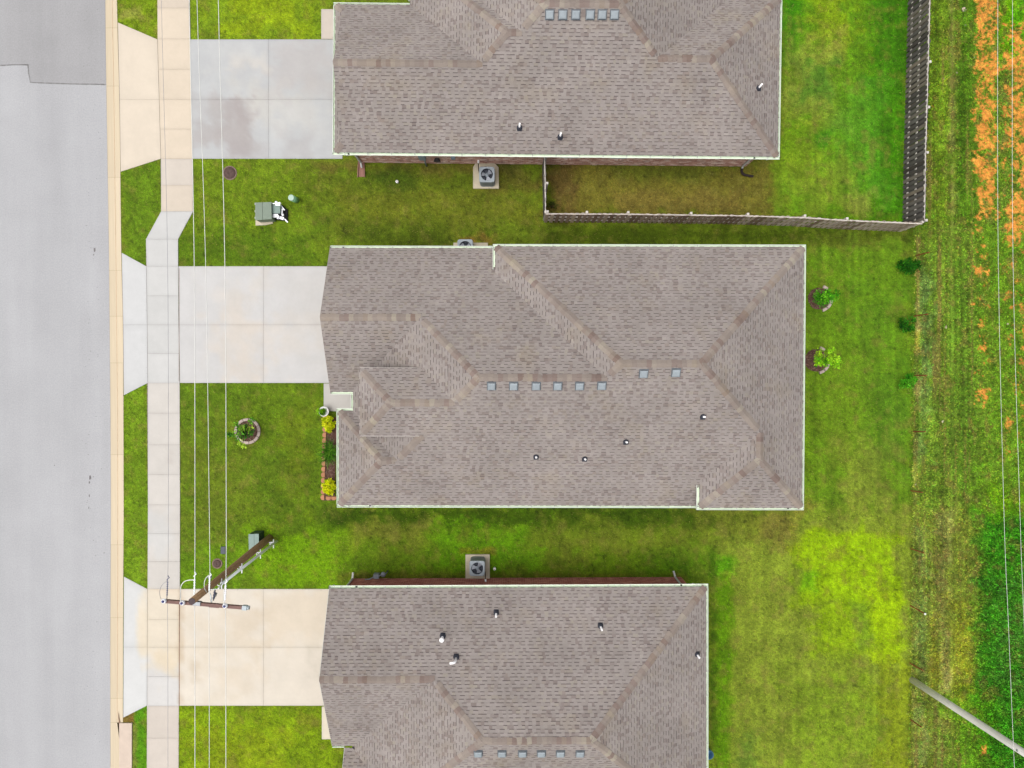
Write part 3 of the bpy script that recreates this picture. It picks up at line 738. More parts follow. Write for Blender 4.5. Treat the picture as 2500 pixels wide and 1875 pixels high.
def clip_rect(poly, x0, y0, x1, y1):
    for ax, lim, sg in ((0, x0, 1), (0, x1, -1), (1, y0, 1), (1, y1, -1)):
        out = []; n = len(poly)
        if n < 3: return []
        for i in range(n):
            p, q = poly[i], poly[(i + 1) % n]
            dp, dq = (p[ax] - lim) * sg, (q[ax] - lim) * sg
            if dp >= 0: out.append(p)
            if (dp > 0 and dq < 0) or (dp < 0 and dq > 0):
                t = dp / (dp - dq); out.append((p[0] + (q[0] - p[0]) * t, p[1] + (q[1] - p[1]) * t))
        poly = out
    return poly if len(poly) >= 3 else []

EXPO = 0.136
WID = [0.10, 0.13, 0.15, 0.17, 0.20]
_tabs = {}
def tab_mesh(w, raised):
    k = (w, raised)
    if k not in _tabs:
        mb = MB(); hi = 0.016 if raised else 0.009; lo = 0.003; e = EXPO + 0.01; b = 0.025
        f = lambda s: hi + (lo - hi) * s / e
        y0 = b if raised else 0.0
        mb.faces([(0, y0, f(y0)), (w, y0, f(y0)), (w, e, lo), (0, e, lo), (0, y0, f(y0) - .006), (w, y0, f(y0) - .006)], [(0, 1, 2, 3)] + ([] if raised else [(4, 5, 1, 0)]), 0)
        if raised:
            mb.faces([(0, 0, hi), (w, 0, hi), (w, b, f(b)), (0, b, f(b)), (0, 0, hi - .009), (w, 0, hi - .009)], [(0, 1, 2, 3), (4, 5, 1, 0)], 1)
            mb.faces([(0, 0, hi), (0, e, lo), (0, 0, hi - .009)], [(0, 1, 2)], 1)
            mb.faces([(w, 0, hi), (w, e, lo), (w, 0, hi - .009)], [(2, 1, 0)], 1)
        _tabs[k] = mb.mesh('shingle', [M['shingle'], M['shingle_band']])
    return _tabs[k]

def roof(hs, faces, ridges, trims):
    """faces: name -> (plane, [points]); laid with courses of shingles; ridges: (start, end, plane, plane)"""
    deck = MB(); st = MB(); whole = []
    rnd = random.Random(int(hs.r * 1e5) + 99)
    for nm, (k, pts) in faces.items():
        a, b, n = hs.axes(k)
        kind, off, ze = hs.P[k]
        base = {'N': Vector((0, off, ze)), 'S': Vector((0, off, ze)), 'E': Vector((off, 0, ze)), 'W': Vector((off, 0, ze))}[kind]
        P2 = [((p - base).dot(a), (p - base).dot(b)) for p in pts]
        tr = trims.get(nm, 0.115)
        P2 = clip_rect(P2, -1e3, tr, 1e3, 1e3)
        to3 = lambda t, s, h, base=base, a=a, b=b, n=n: base + a * t + b * s + n * h + hs.off
        deck.poly([to3(t, s, 0) for t, s in P2])
        deck.poly([to3(t, s, -0.06) for t, s in P2][::-1])
        for i in range(len(P2)):
            p, q = P2[i], P2[(i + 1) % len(P2)]
            deck.poly([to3(*p, -0.06), to3(*q, -0.06), to3(*q, 0), to3(*p, 0)])
        s_lo = min(p[1] for p in P2); s_hi = max(p[1] for p in P2)
        s = s_lo; course = 0
        while s < s_hi:
            row = clip_rect(P2, -1e3, s, 1e3, s + EXPO + 0.01)
            if row:
                t0 = min(p[0] for p in row); t1 = max(p[0] for p in row)
                t = t0 - rnd.uniform(0, .3); raised = rnd.random() < .5
                while t < t1:
                    w = rnd.choice(WID[1:]) if raised else rnd.choice(WID[:4])
                    if not raised and rnd.random() < .12: w *= 1.5
                    e = EXPO + 0.01
                    poly = clip_rect(P2, t, s, t + w, s + e)
                    if poly:
                        full = len(poly) == 4 and abs((poly[0][0] - poly[2][0]) * (poly[0][1] - poly[2][1])) > w * e * .999
                        if full and w in WID and raised:
                            whole.append((t, s, w, a, b, n, to3(t, s, 0)))
                        hi = 0.016 if raised else 0.009; lo = 0.003
                        f = lambda y, hi=hi, lo=lo, s=s, e=e: hi + (lo - hi) * (y - s) / e
                        bd = 0.025 if raised else 0.0
                        def emit(sink, raised=raised, poly=poly, t=t, s=s, w=w, e=e, bd=bd, f=f, full=full, hi=hi, lo=lo, to3=to3):
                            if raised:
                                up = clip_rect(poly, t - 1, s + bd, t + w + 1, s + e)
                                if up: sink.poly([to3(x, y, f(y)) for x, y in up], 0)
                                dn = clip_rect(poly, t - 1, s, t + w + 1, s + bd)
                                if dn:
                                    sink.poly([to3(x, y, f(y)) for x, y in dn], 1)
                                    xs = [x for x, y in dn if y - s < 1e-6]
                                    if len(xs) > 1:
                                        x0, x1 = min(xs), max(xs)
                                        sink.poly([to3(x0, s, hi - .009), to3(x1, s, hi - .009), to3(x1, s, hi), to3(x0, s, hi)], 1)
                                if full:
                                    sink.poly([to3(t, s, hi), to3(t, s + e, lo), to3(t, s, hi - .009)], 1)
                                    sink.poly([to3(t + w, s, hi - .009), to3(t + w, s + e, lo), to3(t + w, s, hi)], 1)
                            else:
                                sink.poly([to3(x, y, f(y)) for x, y in poly], 0)
                        if full and raised and w in WID:
                            whole[-1] = whole[-1] + (emit,)
                        else:
                            emit(st)
                    t += w; raised = not raised if rnd.random() < .93 else raised
            s += EXPO; course += 1
    ro = deck.build('roof', M['deck'], hs.o)
    # the largest whole shingles (those nearest the top of the roof and inside the picture) are pieces of their own
    def key(wt):
        P = hs.o.matrix_basis @ wt[6]
        q = to_px(P.x * H / (H - P.z), P.y * H / (H - P.z))
        seen = 10 < q[0] < 2490 and 10 < q[1] < 1865
        return (wt[2] * wt[5].z / (H - P.z) ** 2) if seen else 0
    whole.sort(key=key, reverse=True)
    for wt in whole[:300]:
        t, s, w, a, b, n, P = wt[:7]
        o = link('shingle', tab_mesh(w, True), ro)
        o.matrix_local = Matrix(((a.x, b.x, n.x, P.x), (a.y, b.y, n.y, P.y), (a.z, b.z, n.z, P.z), (0, 0, 0, 1)))
    for wt in whole[300:]:
        wt[7](st)
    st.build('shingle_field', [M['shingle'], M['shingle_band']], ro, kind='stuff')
    # ridge and hip caps
    for (p, q, k1, k2) in ridges:
        if q.z < p.z: p, q = q, p
        d = (q - p); Ln = d.length; d.normalize()
        if d.z > .1: p = p + d * .2; Ln -= .2
        def side(k, s):
            nn = hs.axes(k)[2]; w = nn.cross(d) * s
            if w.z > 0: w = -w
            return w.normalized(), nn
        (w1, n1), (w2, n2) = side(k1, 1), side(k2, 1)
        up = (n1 + n2).normalized()
        hw, ln = 0.155, 0.235
        mb = MB()
        def ring(x, lift):
            return [d * x + w1 * hw + n1 * (lift + .004), d * x + w1 * hw * .5 + n1 * (lift + .012), d * x + up * (lift + .02), d * x + w2 * hw * .5 + n2 * (lift + .012), d * x + w2 * hw + n2 * (lift + .004)]
        r0, r1 = ring(0, .022), ring(ln, .006)
        lowr = [v - up * .014 for v in r0]
        V = r0 + r1 + lowr + [r0[0] - n1 * .014, r1[0] - n1 * .01, r0[4] - n2 * .014, r1[4] - n2 * .01]
        flip = (r0[1] - r0[0]).cross(r1[0] - r0[0]).dot(n1) < 0
        fs = [(i, i + 1, 6 + i, 5 + i) for i in range(4)] + [(i + 1, i, 10 + i, 11 + i) for i in range(4)] + [(0, 5, 16, 15), (9, 4, 17, 18)]
        if flip: fs = [f[::-1] for f in fs]
        mb.faces(V, fs)
        me = mb.mesh('ridge_shingle', M['ridge'])
        n = max(1, int(round((Ln - .05) / .19)))
        for i in range(n):
            o = link('ridge_shingle', me, ro)
            jit = w1 * rnd.gauss(0, .006) * (1 if abs(w1.z) < .5 else 1)
            o.location = p + hs.off + d * (Ln * i / n) + Vector((jit.x, jit.y, 0))
            o.rotation_euler = (0, 0, rnd.gauss(0, .045))
            o.scale = (1, 1, 1)
    return ro

GUT = [(0, 0), (0, -.1), (.085, -.1), (.112, -.03), (.115, .004), (.1, .004), (.097, -.025), (.078, -.088), (.006, -.088), (.006, 0)]
def gutter(hs, p, q, out, drains=(), e0=0.0, e1=0.0, hang=True):
    """trough along p-q (points of the eave line), opening upwards, outer lip on the eave line"""
    p, q, out = Vector(p), Vector(q), Vector(out)
    d = (q - p); L = d.length; d.normalize()
    p = p + d * e0; L -= e0 + e1
    org = p - out * .115 + hs.off
    mb = MB(); n = len(GUT)
    A0 = [org + out * o + Vector((0, 0, z + .012)) for o, z in GUT]; B0 = [v + d * L for v in A0]
    fl = out.cross(d).z > 0
    for i in range(n):
        j = (i + 1) % n; f = [A0[i], A0[j], B0[j], B0[i]]
        mb.poly(f if fl else f[::-1], 1 if 5 < i < 9 else 0)
    for E, s in ((A0, 1), (B0, -1)):
        mb.poly([E[i] for i in (0, 1, 2, 3, 4)][::s]); 
    g = mb.build('gutter', [M['gutter'], M['gutter_in']], hs.o)
    if hang and L > 1.2:
        hb = MB(); m = max(1, int(L / 0.95)); R = Matrix.Rotation(math.atan2(d.y, d.x), 3, 'Z')
        for i in range(m):
            hb.box(org + d * (L * (i + .5) / m) + out * .055 + Vector((0, 0, .006)), (.03, .098, .006), 0, mat=R)
        hb.build('hanger', M['white_metal'], g, kind='stuff')
    for t in drains:
        db = MB(); c = org + d * (t * L) + out * .05 + Vector((0, 0, -.072))
        db.lathe([(.045, 0), (.045, .004), (0, .004)], c, 10)
        db.build('outlet', M['dark'], g)
    # fascia and soffit behind it
    fb = MB(); R = Matrix.Rotation(math.atan2(d.y, d.x), 3, 'Z')
    fb.box(org + d * (L / 2) - out * .013 + Vector((0, 0, -.075)), (L, .02, .17), 0, mat=R)
    fb.box(org + d * (L / 2) - out * .215 + Vector((0, 0, -.125)), (max(.1, L - .05), .37, .02), 0, mat=R)
    fb.build('fascia', M['soffit'], hs.o)
    return g

def walls(hs, poly, heights, openings=()):
    """outer wall with every brick laid; poly is anticlockwise in the house frame"""
    core = MB(); BV = []; BF = []
    base_faces = np.array([(4, 5, 7, 6), (0, 1, 5, 4), (2, 6, 7, 3), (0, 4, 6, 2), (1, 3, 7, 5)])
    rb = random.Random(3)
    n = len(poly); cnt = 0
    for i in range(n):
        a = Vector((*poly[i], 0)); b = Vector((*poly[(i + 1) % n], 0)); hgt = heights[i]
        d = b - a; L = d.length; d.normalize(); out = Vector((d.y, -d.x, 0))
        ops = [o for o in openings if o[0] == i]
        # backing wall, split round the openings
        cuts = sorted(set([0, L] + [x for o in ops for x in (o[1], o[2])]))
        for x0, x1 in zip(cuts[:-1], cuts[1:]):
            op = [o for o in ops if o[1] <= x0 + 1e-6 and o[2] >= x1 - 1e-6]
            spans = [(0, hgt)] if not op else [(0, op[0][3]), (op[0][4], hgt)]
            for z0, z1 in spans:
                if z1 - z0 < .01: continue
                P = [a + d * x0, a + d * x1, a + d * x1 - out * .1, a + d * x0 - out * .1]
                core.prism([(p.x + hs.off.x, p.y + hs.off.y) for p in P][::-1], z0, z1)
        z = 0.01; c = 0
        while z + .066 < hgt:
            x = -.1 if c % 2 else 0.0
            while x < L:
                x0, x1 = max(x, 0.002), min(x + .2, L - .002)
                skip = x1 - x0 < .03 or any(o[1] - .02 < x1 and x0 < o[2] + .02 and o[3] < z + .07 and z < o[4] for o in ops)
                if not skip:
                    k = rb.uniform(.006, .014)
                    p0 = a + d * x0 + hs.off; p1 = a + d * x1 + hs.off
                    for zz in (z, z + .065):
                        for q in (p0, p1):
                            BV.append((q.x, q.y, zz)); BV.append((q.x + out.x * k, q.y + out.y * k, zz))
                    BF.append(cnt); cnt += 1
                x += .211
            z += .076; c += 1
    w = core.build('wall', M['mortar'], hs.o)
    V = np.array(BV); o8 = np.arange(cnt)[:, None, None] * 8
    # corner order per brick: (z0,p0,in)(z0,p0,out)(z0,p1,in)(z0,p1,out) then the same at z1
    fc = np.array([(1, 3, 7, 5), (4, 5, 7, 6), (0, 2, 3, 1), (0, 1, 5, 4), (2, 6, 7, 3)])
    me = np_mesh('bricks', V, (o8 + fc[None]).reshape(-1, 4), hs.brick)
    link('bricks', me, w, kind='stuff')
    KEEP.append([tuple((hs.o.matrix_basis @ (Vector((*p, 0)) + hs.off))[:2]) for p in poly])
    return w

def window(hs, a, d, x0, x1, z0, z1):
    out = Vector((d.y, -d.x, 0)); R = Matrix.Rotation(math.atan2(d.y, d.x), 3, 'Z')
    c = a + d * (x0 + x1) / 2 + hs.off; w = x1 - x0
    mb = MB()
    for zz in (z0 + .03, z1 - .03, (z0 + z1) / 2): mb.box(c - out * .03 + Vector((0, 0, zz)), (w, .06, .06), 0, mat=R)
    for xx in (x0 + .03, x1 - .03): mb.box(a + d * xx + hs.off - out * .03 + Vector((0, 0, (z0 + z1) / 2)), (.06, .058, z1 - z0 - .12), 0, mat=R)
    f = mb.build('window', M['soffit'], hs.o)
    mb = MB(); mb.box(c - out * .05 + Vector((0, 0, (z0 + z1) / 2)), (w - .06, .012, z1 - z0 - .06), 0, mat=R); mb.build('pane', M['window'], f)
    mb = MB(); m = int(w / .075)
    for i in range(m):
        mb.box(a + d * (x0 + w * (i + .5) / m) + hs.off + out * .012 + Vector((0, 0, z0 - .035)), (w / m - .012, .09, .065), 0, mat=R)
    mb.build('sill', hs.brick, f)

def roof_vent(hs, k, u, v):
    """low square box vent sitting on plane k"""
    a, b, n = hs.axes(k); P = hs.on(k, u, v) + hs.off
    R = Matrix(((a.x, b.x, n.x), (a.y, b.y, n.y), (a.z, b.z, n.z)))
    mb = MB()
    w, h = .135, .1
    bot = [(-w - .01, -w - .01), (w + .01, -w - .01), (w + .01, w + .01), (-w - .01, w + .01)]; top = [(-w + .025, -w + .03), (w - .025, -w + .03), (w - .025, w - .03), (-w + .025, w - .03)]
    V = [R @ Vector((x, y, .045)) for x, y in bot] + [R @ Vector((x, y, h)) for x, y in bot] + [R @ Vector((x * 1.0, y * 1.0, h + .02)) for x, y in top]
    V = [P + q for q in V]
    mb.faces(V, [(0, 1, 5, 4), (1, 2, 6, 5), (2, 3, 7, 6), (3, 0, 4, 7), (4, 5, 9, 8), (5, 6, 10, 9), (6, 7, 11, 10), (7, 4, 8, 11), (8, 9, 10, 11)])
    o = mb.build('roof_vent', M['vent'], hs.o)
    mb = MB(); mb.box(P + n * .022, (.36, .38, .012), 0, mat=R); mb.box(P + n * .038, (.2, .2, .03), 0, mat=R)
    mb.build('flange', M['vent_base'], o)
def pipe_vent(hs, k, u, v, r=.04, hgt=.35, cap=None):
    a, b, n = hs.axes(k); P = hs.on(k, u, v) + hs.off
    R = Matrix(((a.x, b.x, n.x), (a.y, b.y, n.y), (a.z, b.z, n.z)))
    mb = MB()
    if cap == 'elbow':
        mb.tube([P + Vector(q) for q in ((0, 0, 0), (0, 0, hgt), (-.03, -.01, hgt + .07), (-.1, -.02, hgt + .11), (-.22, -.03, hgt + .1))], r, 12)
    else:
        mb.lathe([(r, 0), (r, hgt), (r * .8, hgt), (r * .78, hgt - .1), (0, hgt - .1)], P, 14)
    if cap == 'hood':
        mb.lathe([(r + .04, hgt - .02), (r + .055, hgt + .05), (r + .03, hgt + .1), (0.02, hgt + .11), (0, hgt + .112)], P, 16)
    o = mb.build('vent_pipe', M['pvc'], hs.o)
    mb = MB(); mb.box(P + n * .02 - b * .02, (.2, .22, .008), 0, mat=R)
    mb.lathe([(r + .085, -.02), (r + .07, .05), (r + .04, .12), (r + .004, .15)], P, 14)
    mb.build('flashing', M['boot'], o)

def down_point(hs, k, px, py):
    """point of roof plane k surveyed at a photo pixel"""
    lo, hi = 2.0, 7.0
    for _ in range(30):
        z = (lo + hi) / 2; w = at(px, py, z); l = hs.from_world(w) - hs.off
        if hs.z(k, l.x, l.y) > z: lo = z
        else: hi = z
    return l.x, l.y

V3 = lambda u, v, z: Vector((u, v, z))
GARAGE = simple('garage_door_white', A(225, 222, 214), 0.5, 0.05)
def garage_door(hs, u, v0, v1):
    mb = MB()
    for i in range(4):
        mb.box(hs.loc(u - .03, (v0 + v1) / 2, .27 + i * .53), (.05, abs(v1 - v0), .515))
    mb.build('garage_door', GARAGE, hs.o)

# ---------- middle house
m = House('single-storey house with the raised entry roof and flower bed, middle of the row', math.radians(-0.1007), M['brick_brown'], (2.3, 0.0))
for k, kd, o, z in (('Ng', 'N', 5.387, Z0), ('S', 'S', -5.753, Z0), ('N', 'N', 5.36, Z0 + DZ), ('E', 'E', 12.23, Z0 + DZ), ('WH', 'W', -.81, Z0 + DZ), ('W1', 'W', -6.859, Z0), ('FW', 'W', -7.474, Z0), ('FN', 'N', -1.52, Z0), ('Gs', 'S', -.923, Z0), ('WB', 'W', 7.739, Z0 + DZ), ('SB', 'S', -5.725, Z0 + DZ), ('EW', 'W', -6.133, Z0 + 1.669), ('EN', 'N', .178, Z0 + 1.669)):
    m.plane(k, kd, o, z)
uR = -7.72; P_ = m.P; zd, ze = Z0 + DZ, Z0 + 1.669
R1e, R1w, J = m.X('N', 'S', 'E'), m.X('N', 'S', 'WH'), m.X('WH', 'S', 'Ng')
R2w, R3e, R4e, R4w = m.X('Ng', 'S', 'W1'), m.X('Ng', 'Gs', 'W1'), m.X('S', 'EN', 'W1'), m.X('S', 'EN', 'EW')
R5w, R5e, R6n, R6s = m.X('FW', 'FN', 'S'), m.X('FN', 'S', 'W1'), m.X('E', 'WB', 'S'), m.X('E', 'WB', 'SB')
vr = (5.387 - .923) / 2; R3w = m.on('Ng', uR, vr)
vv = 5.387 - DZ / PITCH; V0 = V3(-.81, vv, zd)
uw = -.81 + .45; V1 = m.on('Ng', uw, vv - .45)
vse = -5.753 + 1.669 / PITCH                              # where the entry roof's south eave lies on the main slope
H1 = V3(-6.859 + 1.669 / PITCH, vse, ze)
ENw = V3(-6.859 + 1.669 / PITCH, .178, ze)
vb = -5.753 + DZ / PITCH; W0b = V3(7.739, vb, zd); W1b = m.on('S', 7.739 + .45, vb + .45)
faces_m = {
    'Ng': ('Ng', [V3(uw, 5.387, Z0), V3(uR, 5.387, Z0), R3w, R3e, R2w, J, V1]),
    'WH': ('WH', [V3(-.81, 5.36, zd), V0, J, R1w]),
    'N': ('N', [V3(12.23, 5.36, zd), V3(-.81, 5.36, zd), R1w, R1e]),
    'E': ('E', [V3(12.23, -5.725, zd), V3(12.23, 5.36, zd), R1e, R6n, R6s]),
    'SB': ('SB', [V3(7.739, -5.725, zd), V3(12.23, -5.725, zd), R6s]),
    'WB': ('WB', [W0b, V3(7.739, -5.725, zd), R6s, R6n]),
    'S': ('S', [V3(-7.474, -5.753, Z0), V3(8.189, -5.753, Z0), W1b, R6n, R1e, R1w, J, R2w, R4e, R4w, V3(-6.133, vse, ze), H1, R5e, R5w]),
    'W1': ('W1', [V3(-6.859, -.923, Z0), V3(-6.859, -1.52, Z0), R5e, R2w, R3e]),
    'Gs': ('Gs', [V3(uR, -.923, Z0), V3(-6.859, -.923, Z0), R3e, R3w]),
    'FN': ('FN', [V3(-6.859, -1.52, Z0), V3(-7.474, -1.52, Z0), R5w, R5e]),
    'FW': ('FW', [V3(-7.474, -1.52, Z0), V3(-7.474, -5.753, Z0), R5w]),
    'EN': ('EN', [ENw, V3(-6.133, .178, ze), R4w, R4e]),
    'EW': ('EW', [V3(-6.133, .178, ze), V3(-6.133, vse, ze), R4w]),
}
caps_m = [(R1w, R1e, 'N', 'S'), (V3(-.81, 5.36, zd), R1w, 'N', 'WH'), (J, R1w, 'WH', 'S'), (R2w, J, 'Ng', 'S'), (R3e, R2w, 'Ng', 'W1'), (R3w, R3e, 'Ng', 'Gs'), (R4e, R2w, 'W1', 'S'), (R4w, R4e, 'S', 'EN'),
          (V3(-6.133, .178, ze), R4w, 'EW', 'EN'), (V3(-6.133, vse, ze), R4w, 'EW', 'S'), (R5e, H1, 'W1', 'S'), (R5w, R5e, 'FN', 'S'), (V3(-7.474, -1.52, Z0), R5w, 'FW', 'FN'), (V3(-7.474, -5.753, Z0), R5w, 'FW', 'S'),
          (V3(12.23, 5.36, zd), R1e, 'N', 'E'), (R6n, R1e, 'S', 'E'), (R6n, R6s, 'E', 'WB'), (V3(12.23, -5.725, zd), R6s, 'E', 'SB'), (V3(7.739, -5.725, zd), R6s, 'WB', 'SB')]
roof(m, faces_m, caps_m, {'EN': 0.0, 'EW': 0.0})
gutter(m, (uR, 5.387, Z0), (-.36, 5.387, Z0), (0, 1, 0), (.07,))
gutter(m, (-.81, 5.36, zd), (12.23, 5.36, zd), (0, 1, 0), ())
gutter(m, (-.81, 5.36, zd), (-.81, vv + .05, zd), (-1, 0, 0), e0=.118)
gutter(m, (12.23, 5.36, zd), (12.23, -5.725, zd), (1, 0, 0), e0=.118, e1=.118)
gutter(m, (7.739, -5.725, zd), (12.23, -5.725, zd), (0, -1, 0), (.86,))
gutter(m, (7.739, -5.725, zd), (7.739, vb - .05, zd), (-1, 0, 0), e0=.118)
gutter(m, (-7.474, -5.753, Z0), (8.18, -5.753, Z0), (0, -1, 0), (.09,))
gutter(m, (-7.474, -1.52, Z0), (-7.474, -5.753, Z0), (-1, 0, 0), e0=.118, e1=.118)
gutter(m, (-7.474, -1.52, Z0), (-6.745, -1.52, Z0), (0, 1, 0))
gutter(m, (-6.859, -.923, Z0), (-6.859, -1.52, Z0), (-1, 0, 0), e0=-.0, e1=.0)
gutter(m, (uR, -.923, Z0), (-6.745, -.923, Z0), (0, -1, 0))
walls(m, [(uR + .32, 4.88), (uR + .32, -.42), (-5.3, -.42), (-5.3, -2.0), (-6.98, -2.0), (-6.98, -5.25), (11.73, -5.25), (11.73, 4.86), (-.3, 4.86), (-.3, 4.88)], [2.6, 2.6, 2.6, 2.6, 2.6, 2.6, 3.15, 3.15, 2.6, 2.6])
garage_door(m, uR + .31, .1, 4.4)
# gable over the garage and the sides of the raised entry
mb = MB()
mb.faces([m.loc(uR + .3, 5.0, Z0 - .15), m.loc(uR + .3, -.55, Z0 - .15), m.loc(uR + .3, vr, R3w.z - .12), m.loc(uR + .42, 5.0, Z0 - .15), m.loc(uR + .42, -.55, Z0 - .15), m.loc(uR + .42, vr, R3w.z - .12)], [(0, 2, 1), (3, 4, 5), (0, 3, 5, 2), (1, 2, 5, 4), (0, 1, 4, 3)])
mb.build('gable_wall', M['soffit'], m.o)
mb = MB()
mb.box(m.loc(-6.133 + .5, (.178 + vse) / 2, ze - .75), (.12, .178 - vse - .9, 1.4))
mb.box(m.loc(-4.7, .178 - .5, ze - .75), (1.75, .12, 1.4)); mb.box(m.loc(-4.7, vse + .5, ze - .75), (1.75, .12, 1.4))
mb.build('entry_wall', simple('entry_wall_shade_tone', A(96, 84, 78), 0.85, 0.1), m.o)  # shade under the entry eaves is put into this dark colour
mb = MB()      # boards along the roof edges that carry no gutter
def board(hs, mb, p, q, out, h=.14, t=.02):
    p, q, out = Vector(p), Vector(q), Vector(out); d = (q - p)
    P = [p + hs.off, q + hs.off]
    V = [P[0], P[1], P[1] + out * t, P[0] + out * t]
    mb.faces([v + Vector((0, 0, -h)) for v in V] + [v + Vector((0, 0, .0)) for v in V], [(0, 1, 5, 4), (1, 2, 6, 5), (2, 3, 7, 6), (3, 0, 4, 7), (4, 5, 6, 7), (3, 2, 1, 0)])
board(m, mb, (uR, 5.38, Z0), R3w, (-1, 0, 0)); board(m, mb, R3w, (uR, -.91, Z0), (-1, 0, 0))
mb.build('fascia', simple('fascia_taupe', A(176, 166, 158), 0.6, 0.06), m.o)
mb = MB()
board(m, mb, (-6.133, .178, ze), (-6.133, vse, ze), (-1, 0, 0), .12, .015)
board(m, mb, (-6.12, .178, ze), ENw - Vector((.2, 0, 0)), (0, 1, 0), .12, .03); board(m, mb, (-6.12, vse, ze), H1 - Vector((.1, 0, 0)), (0, -1, 0), .12, .03)
mb.build('fascia', simple('entry_edge_lit_tone', A(206, 197, 190), 0.6, 0.06), m.o)  # paler than the rake boards, painting the lit eave edge against the shade
for px, py in ((1200, 941.7), (1254, 941.7), (1309, 941.7), (1361.5, 941.7), (1415, 941.7), (1469, 941)):
    roof_vent(m, 'S', *down_point(m, 'S', px, py))
for px, py in ((1571, 911.5), (1650, 909)):
    roof_vent(m, 'S', *down_point(m, 'S', px, py))
for px, py in ((1308.7, 1115), (1427.5, 1120), (1528, 1078.5), (1716, 1017)):
    pipe_vent(m, 'S', *down_point(m, 'S', px, py), hgt=.3)

# ---------- north house
h = House('single-storey house beside the wooden fence, northernmost of the row', math.radians(-0.5746), M['brick_brown'], (2.0, 14.0))
for k, kd, o in (('Ng', 'N', 15.57), ('S', 'S', 9.159), ('A', 'W', -4.554), ('B', 'N', 17.596), ('C', 'W', -4.007), ('NM', 'N', 19.4), ('D', 'E', 9.123), ('EN', 'N', 16.03), ('E', 'E', 11.25), ('W0', 'W', -7.70)):
    h.plane(k, kd, o)
u0 = -7.70; ug = u0 + .42; dg = .42
Ra, Rb, Rc, Rd, Re, Rf, Rg = h.X('Ng', 'S', 'A'), h.X('A', 'B', 'S'), h.X('B', 'S', 'C'), h.X('C', 'S', 'NM'), h.X('D', 'S', 'NM'), h.X('D', 'EN', 'S'), h.X('EN', 'S', 'E')
vr = (15.57 + 9.159) / 2; Rw = h.on('Ng', ug, vr)
hS, hN = V3(ug, 9.159 + dg, Z0 + dg * PITCH), V3(ug, 15.57 - dg, Z0 + dg * PITCH)
zg = Z0 + .62 * PITCH                                     # the apron runs a little way under the gable
faces_n = {
    'Ng': ('Ng', [V3(-4.554, 15.57, Z0), V3(u0, 15.57, Z0), hN, Rw, Ra]),
    'W0': ('W0', [V3(u0, 15.57, Z0), V3(u0, 9.159, Z0), V3(u0 + .62, 9.159 + .62, zg), V3(u0 + .62, 15.57 - .62, zg)]),
    'A': ('A', [V3(-4.554, 17.596, Z0), V3(-4.554, 15.57, Z0), Ra, Rb]),
    'B': ('B', [V3(-4.007, 17.596, Z0), V3(-4.554, 17.596, Z0), Rb, Rc]),
    'C': ('C', [V3(-4.007, 19.4, Z0), V3(-4.007, 17.596, Z0), Rc, Rd]),
    'NM': ('NM', [V3(9.123, 19.4, Z0), V3(-4.007, 19.4, Z0), Rd, Re]),
    'D': ('D', [V3(9.123, 16.03, Z0), V3(9.123, 19.4, Z0), Re, Rf]),
    'EN': ('EN', [V3(11.25, 16.03, Z0), V3(9.123, 16.03, Z0), Rf, Rg]),
    'E': ('E', [V3(11.25, 9.159, Z0), V3(11.25, 16.03, Z0), Rg]),
    'S': ('S', [V3(u0, 9.159, Z0), V3(11.25, 9.159, Z0), Rg, Rf, Re, Rd, Rc, Rb, Ra, Rw, hS]),
}
caps_n = [(Rw, Ra, 'Ng', 'S'), (Ra, Rb, 'A', 'S'), (V3(-4.554, 17.596, Z0), Rb, 'A', 'B'), (Rb, Rc, 'B', 'S'), (Rc, Rd, 'C', 'S'), (V3(-4.007, 19.4, Z0), Rd, 'C', 'NM'), (Rd, Re, 'NM', 'S'), (V3(9.123, 19.4, Z0), Re, 'D', 'NM'), (Rf, Re, 'D', 'S'),
          (Rf, Rg, 'EN', 'S'), (V3(11.25, 16.03, Z0), Rg, 'EN', 'E'), (V3(11.25, 9.159, Z0), Rg, 'S', 'E'), (V3(u0, 9.159, Z0), hS, 'W0', 'S'), (V3(u0, 15.57, Z0), hN, 'W0', 'Ng')]
roof(h, faces_n, caps_n, {})
gutter(h, (u0, 9.159, Z0), (11.25, 9.159, Z0), (0, -1, 0), (.035, .945))
gutter(h, (u0, 15.57, Z0), (u0, 9.159, Z0), (-1, 0, 0), e0=.118, e1=.118)
gutter(h, (u0, 15.57, Z0), (-4.44, 15.57, Z0), (0, 1, 0))
gutter(h, (-4.554, 17.596, Z0), (-4.554, 15.69, Z0), (-1, 0, 0), e0=.118)
gutter(h, (-4.554, 17.596, Z0), (-3.89, 17.596, Z0), (0, 1, 0))
gutter(h, (-4.007, 19.4, Z0), (-4.007, 17.72, Z0), (-1, 0, 0), e0=.118)
gutter(h, (-4.007, 19.4, Z0), (9.123, 19.4, Z0), (0, 1, 0))
gutter(h, (9.123, 19.4, Z0), (9.123, 16.15, Z0), (1, 0, 0), e0=.118)
gutter(h, (9.0, 16.03, Z0), (11.25, 16.03, Z0), (0, 1, 0))
gutter(h, (11.25, 16.03, Z0), (11.25, 9.159, Z0), (1, 0, 0), e0=.118, e1=.118)
wn_ = [(u0 + .55, 15.05), (u0 + .55, 9.66), (10.72, 9.66), (10.72, 15.5), (8.6, 15.5), (8.6, 18.87), (-3.48, 18.87), (-3.48, 17.07), (-4.03, 17.07), (-4.03, 15.05)]
wx = [(at(x, 395, .9).x - (u0 + .55)) for x in (1363, 1406, 1486, 1525)]
walls(h, wn_, [2.6] * 10, [(1, wx[0], wx[1], .95, 2.15), (1, wx[2], wx[3], .95, 2.15)])
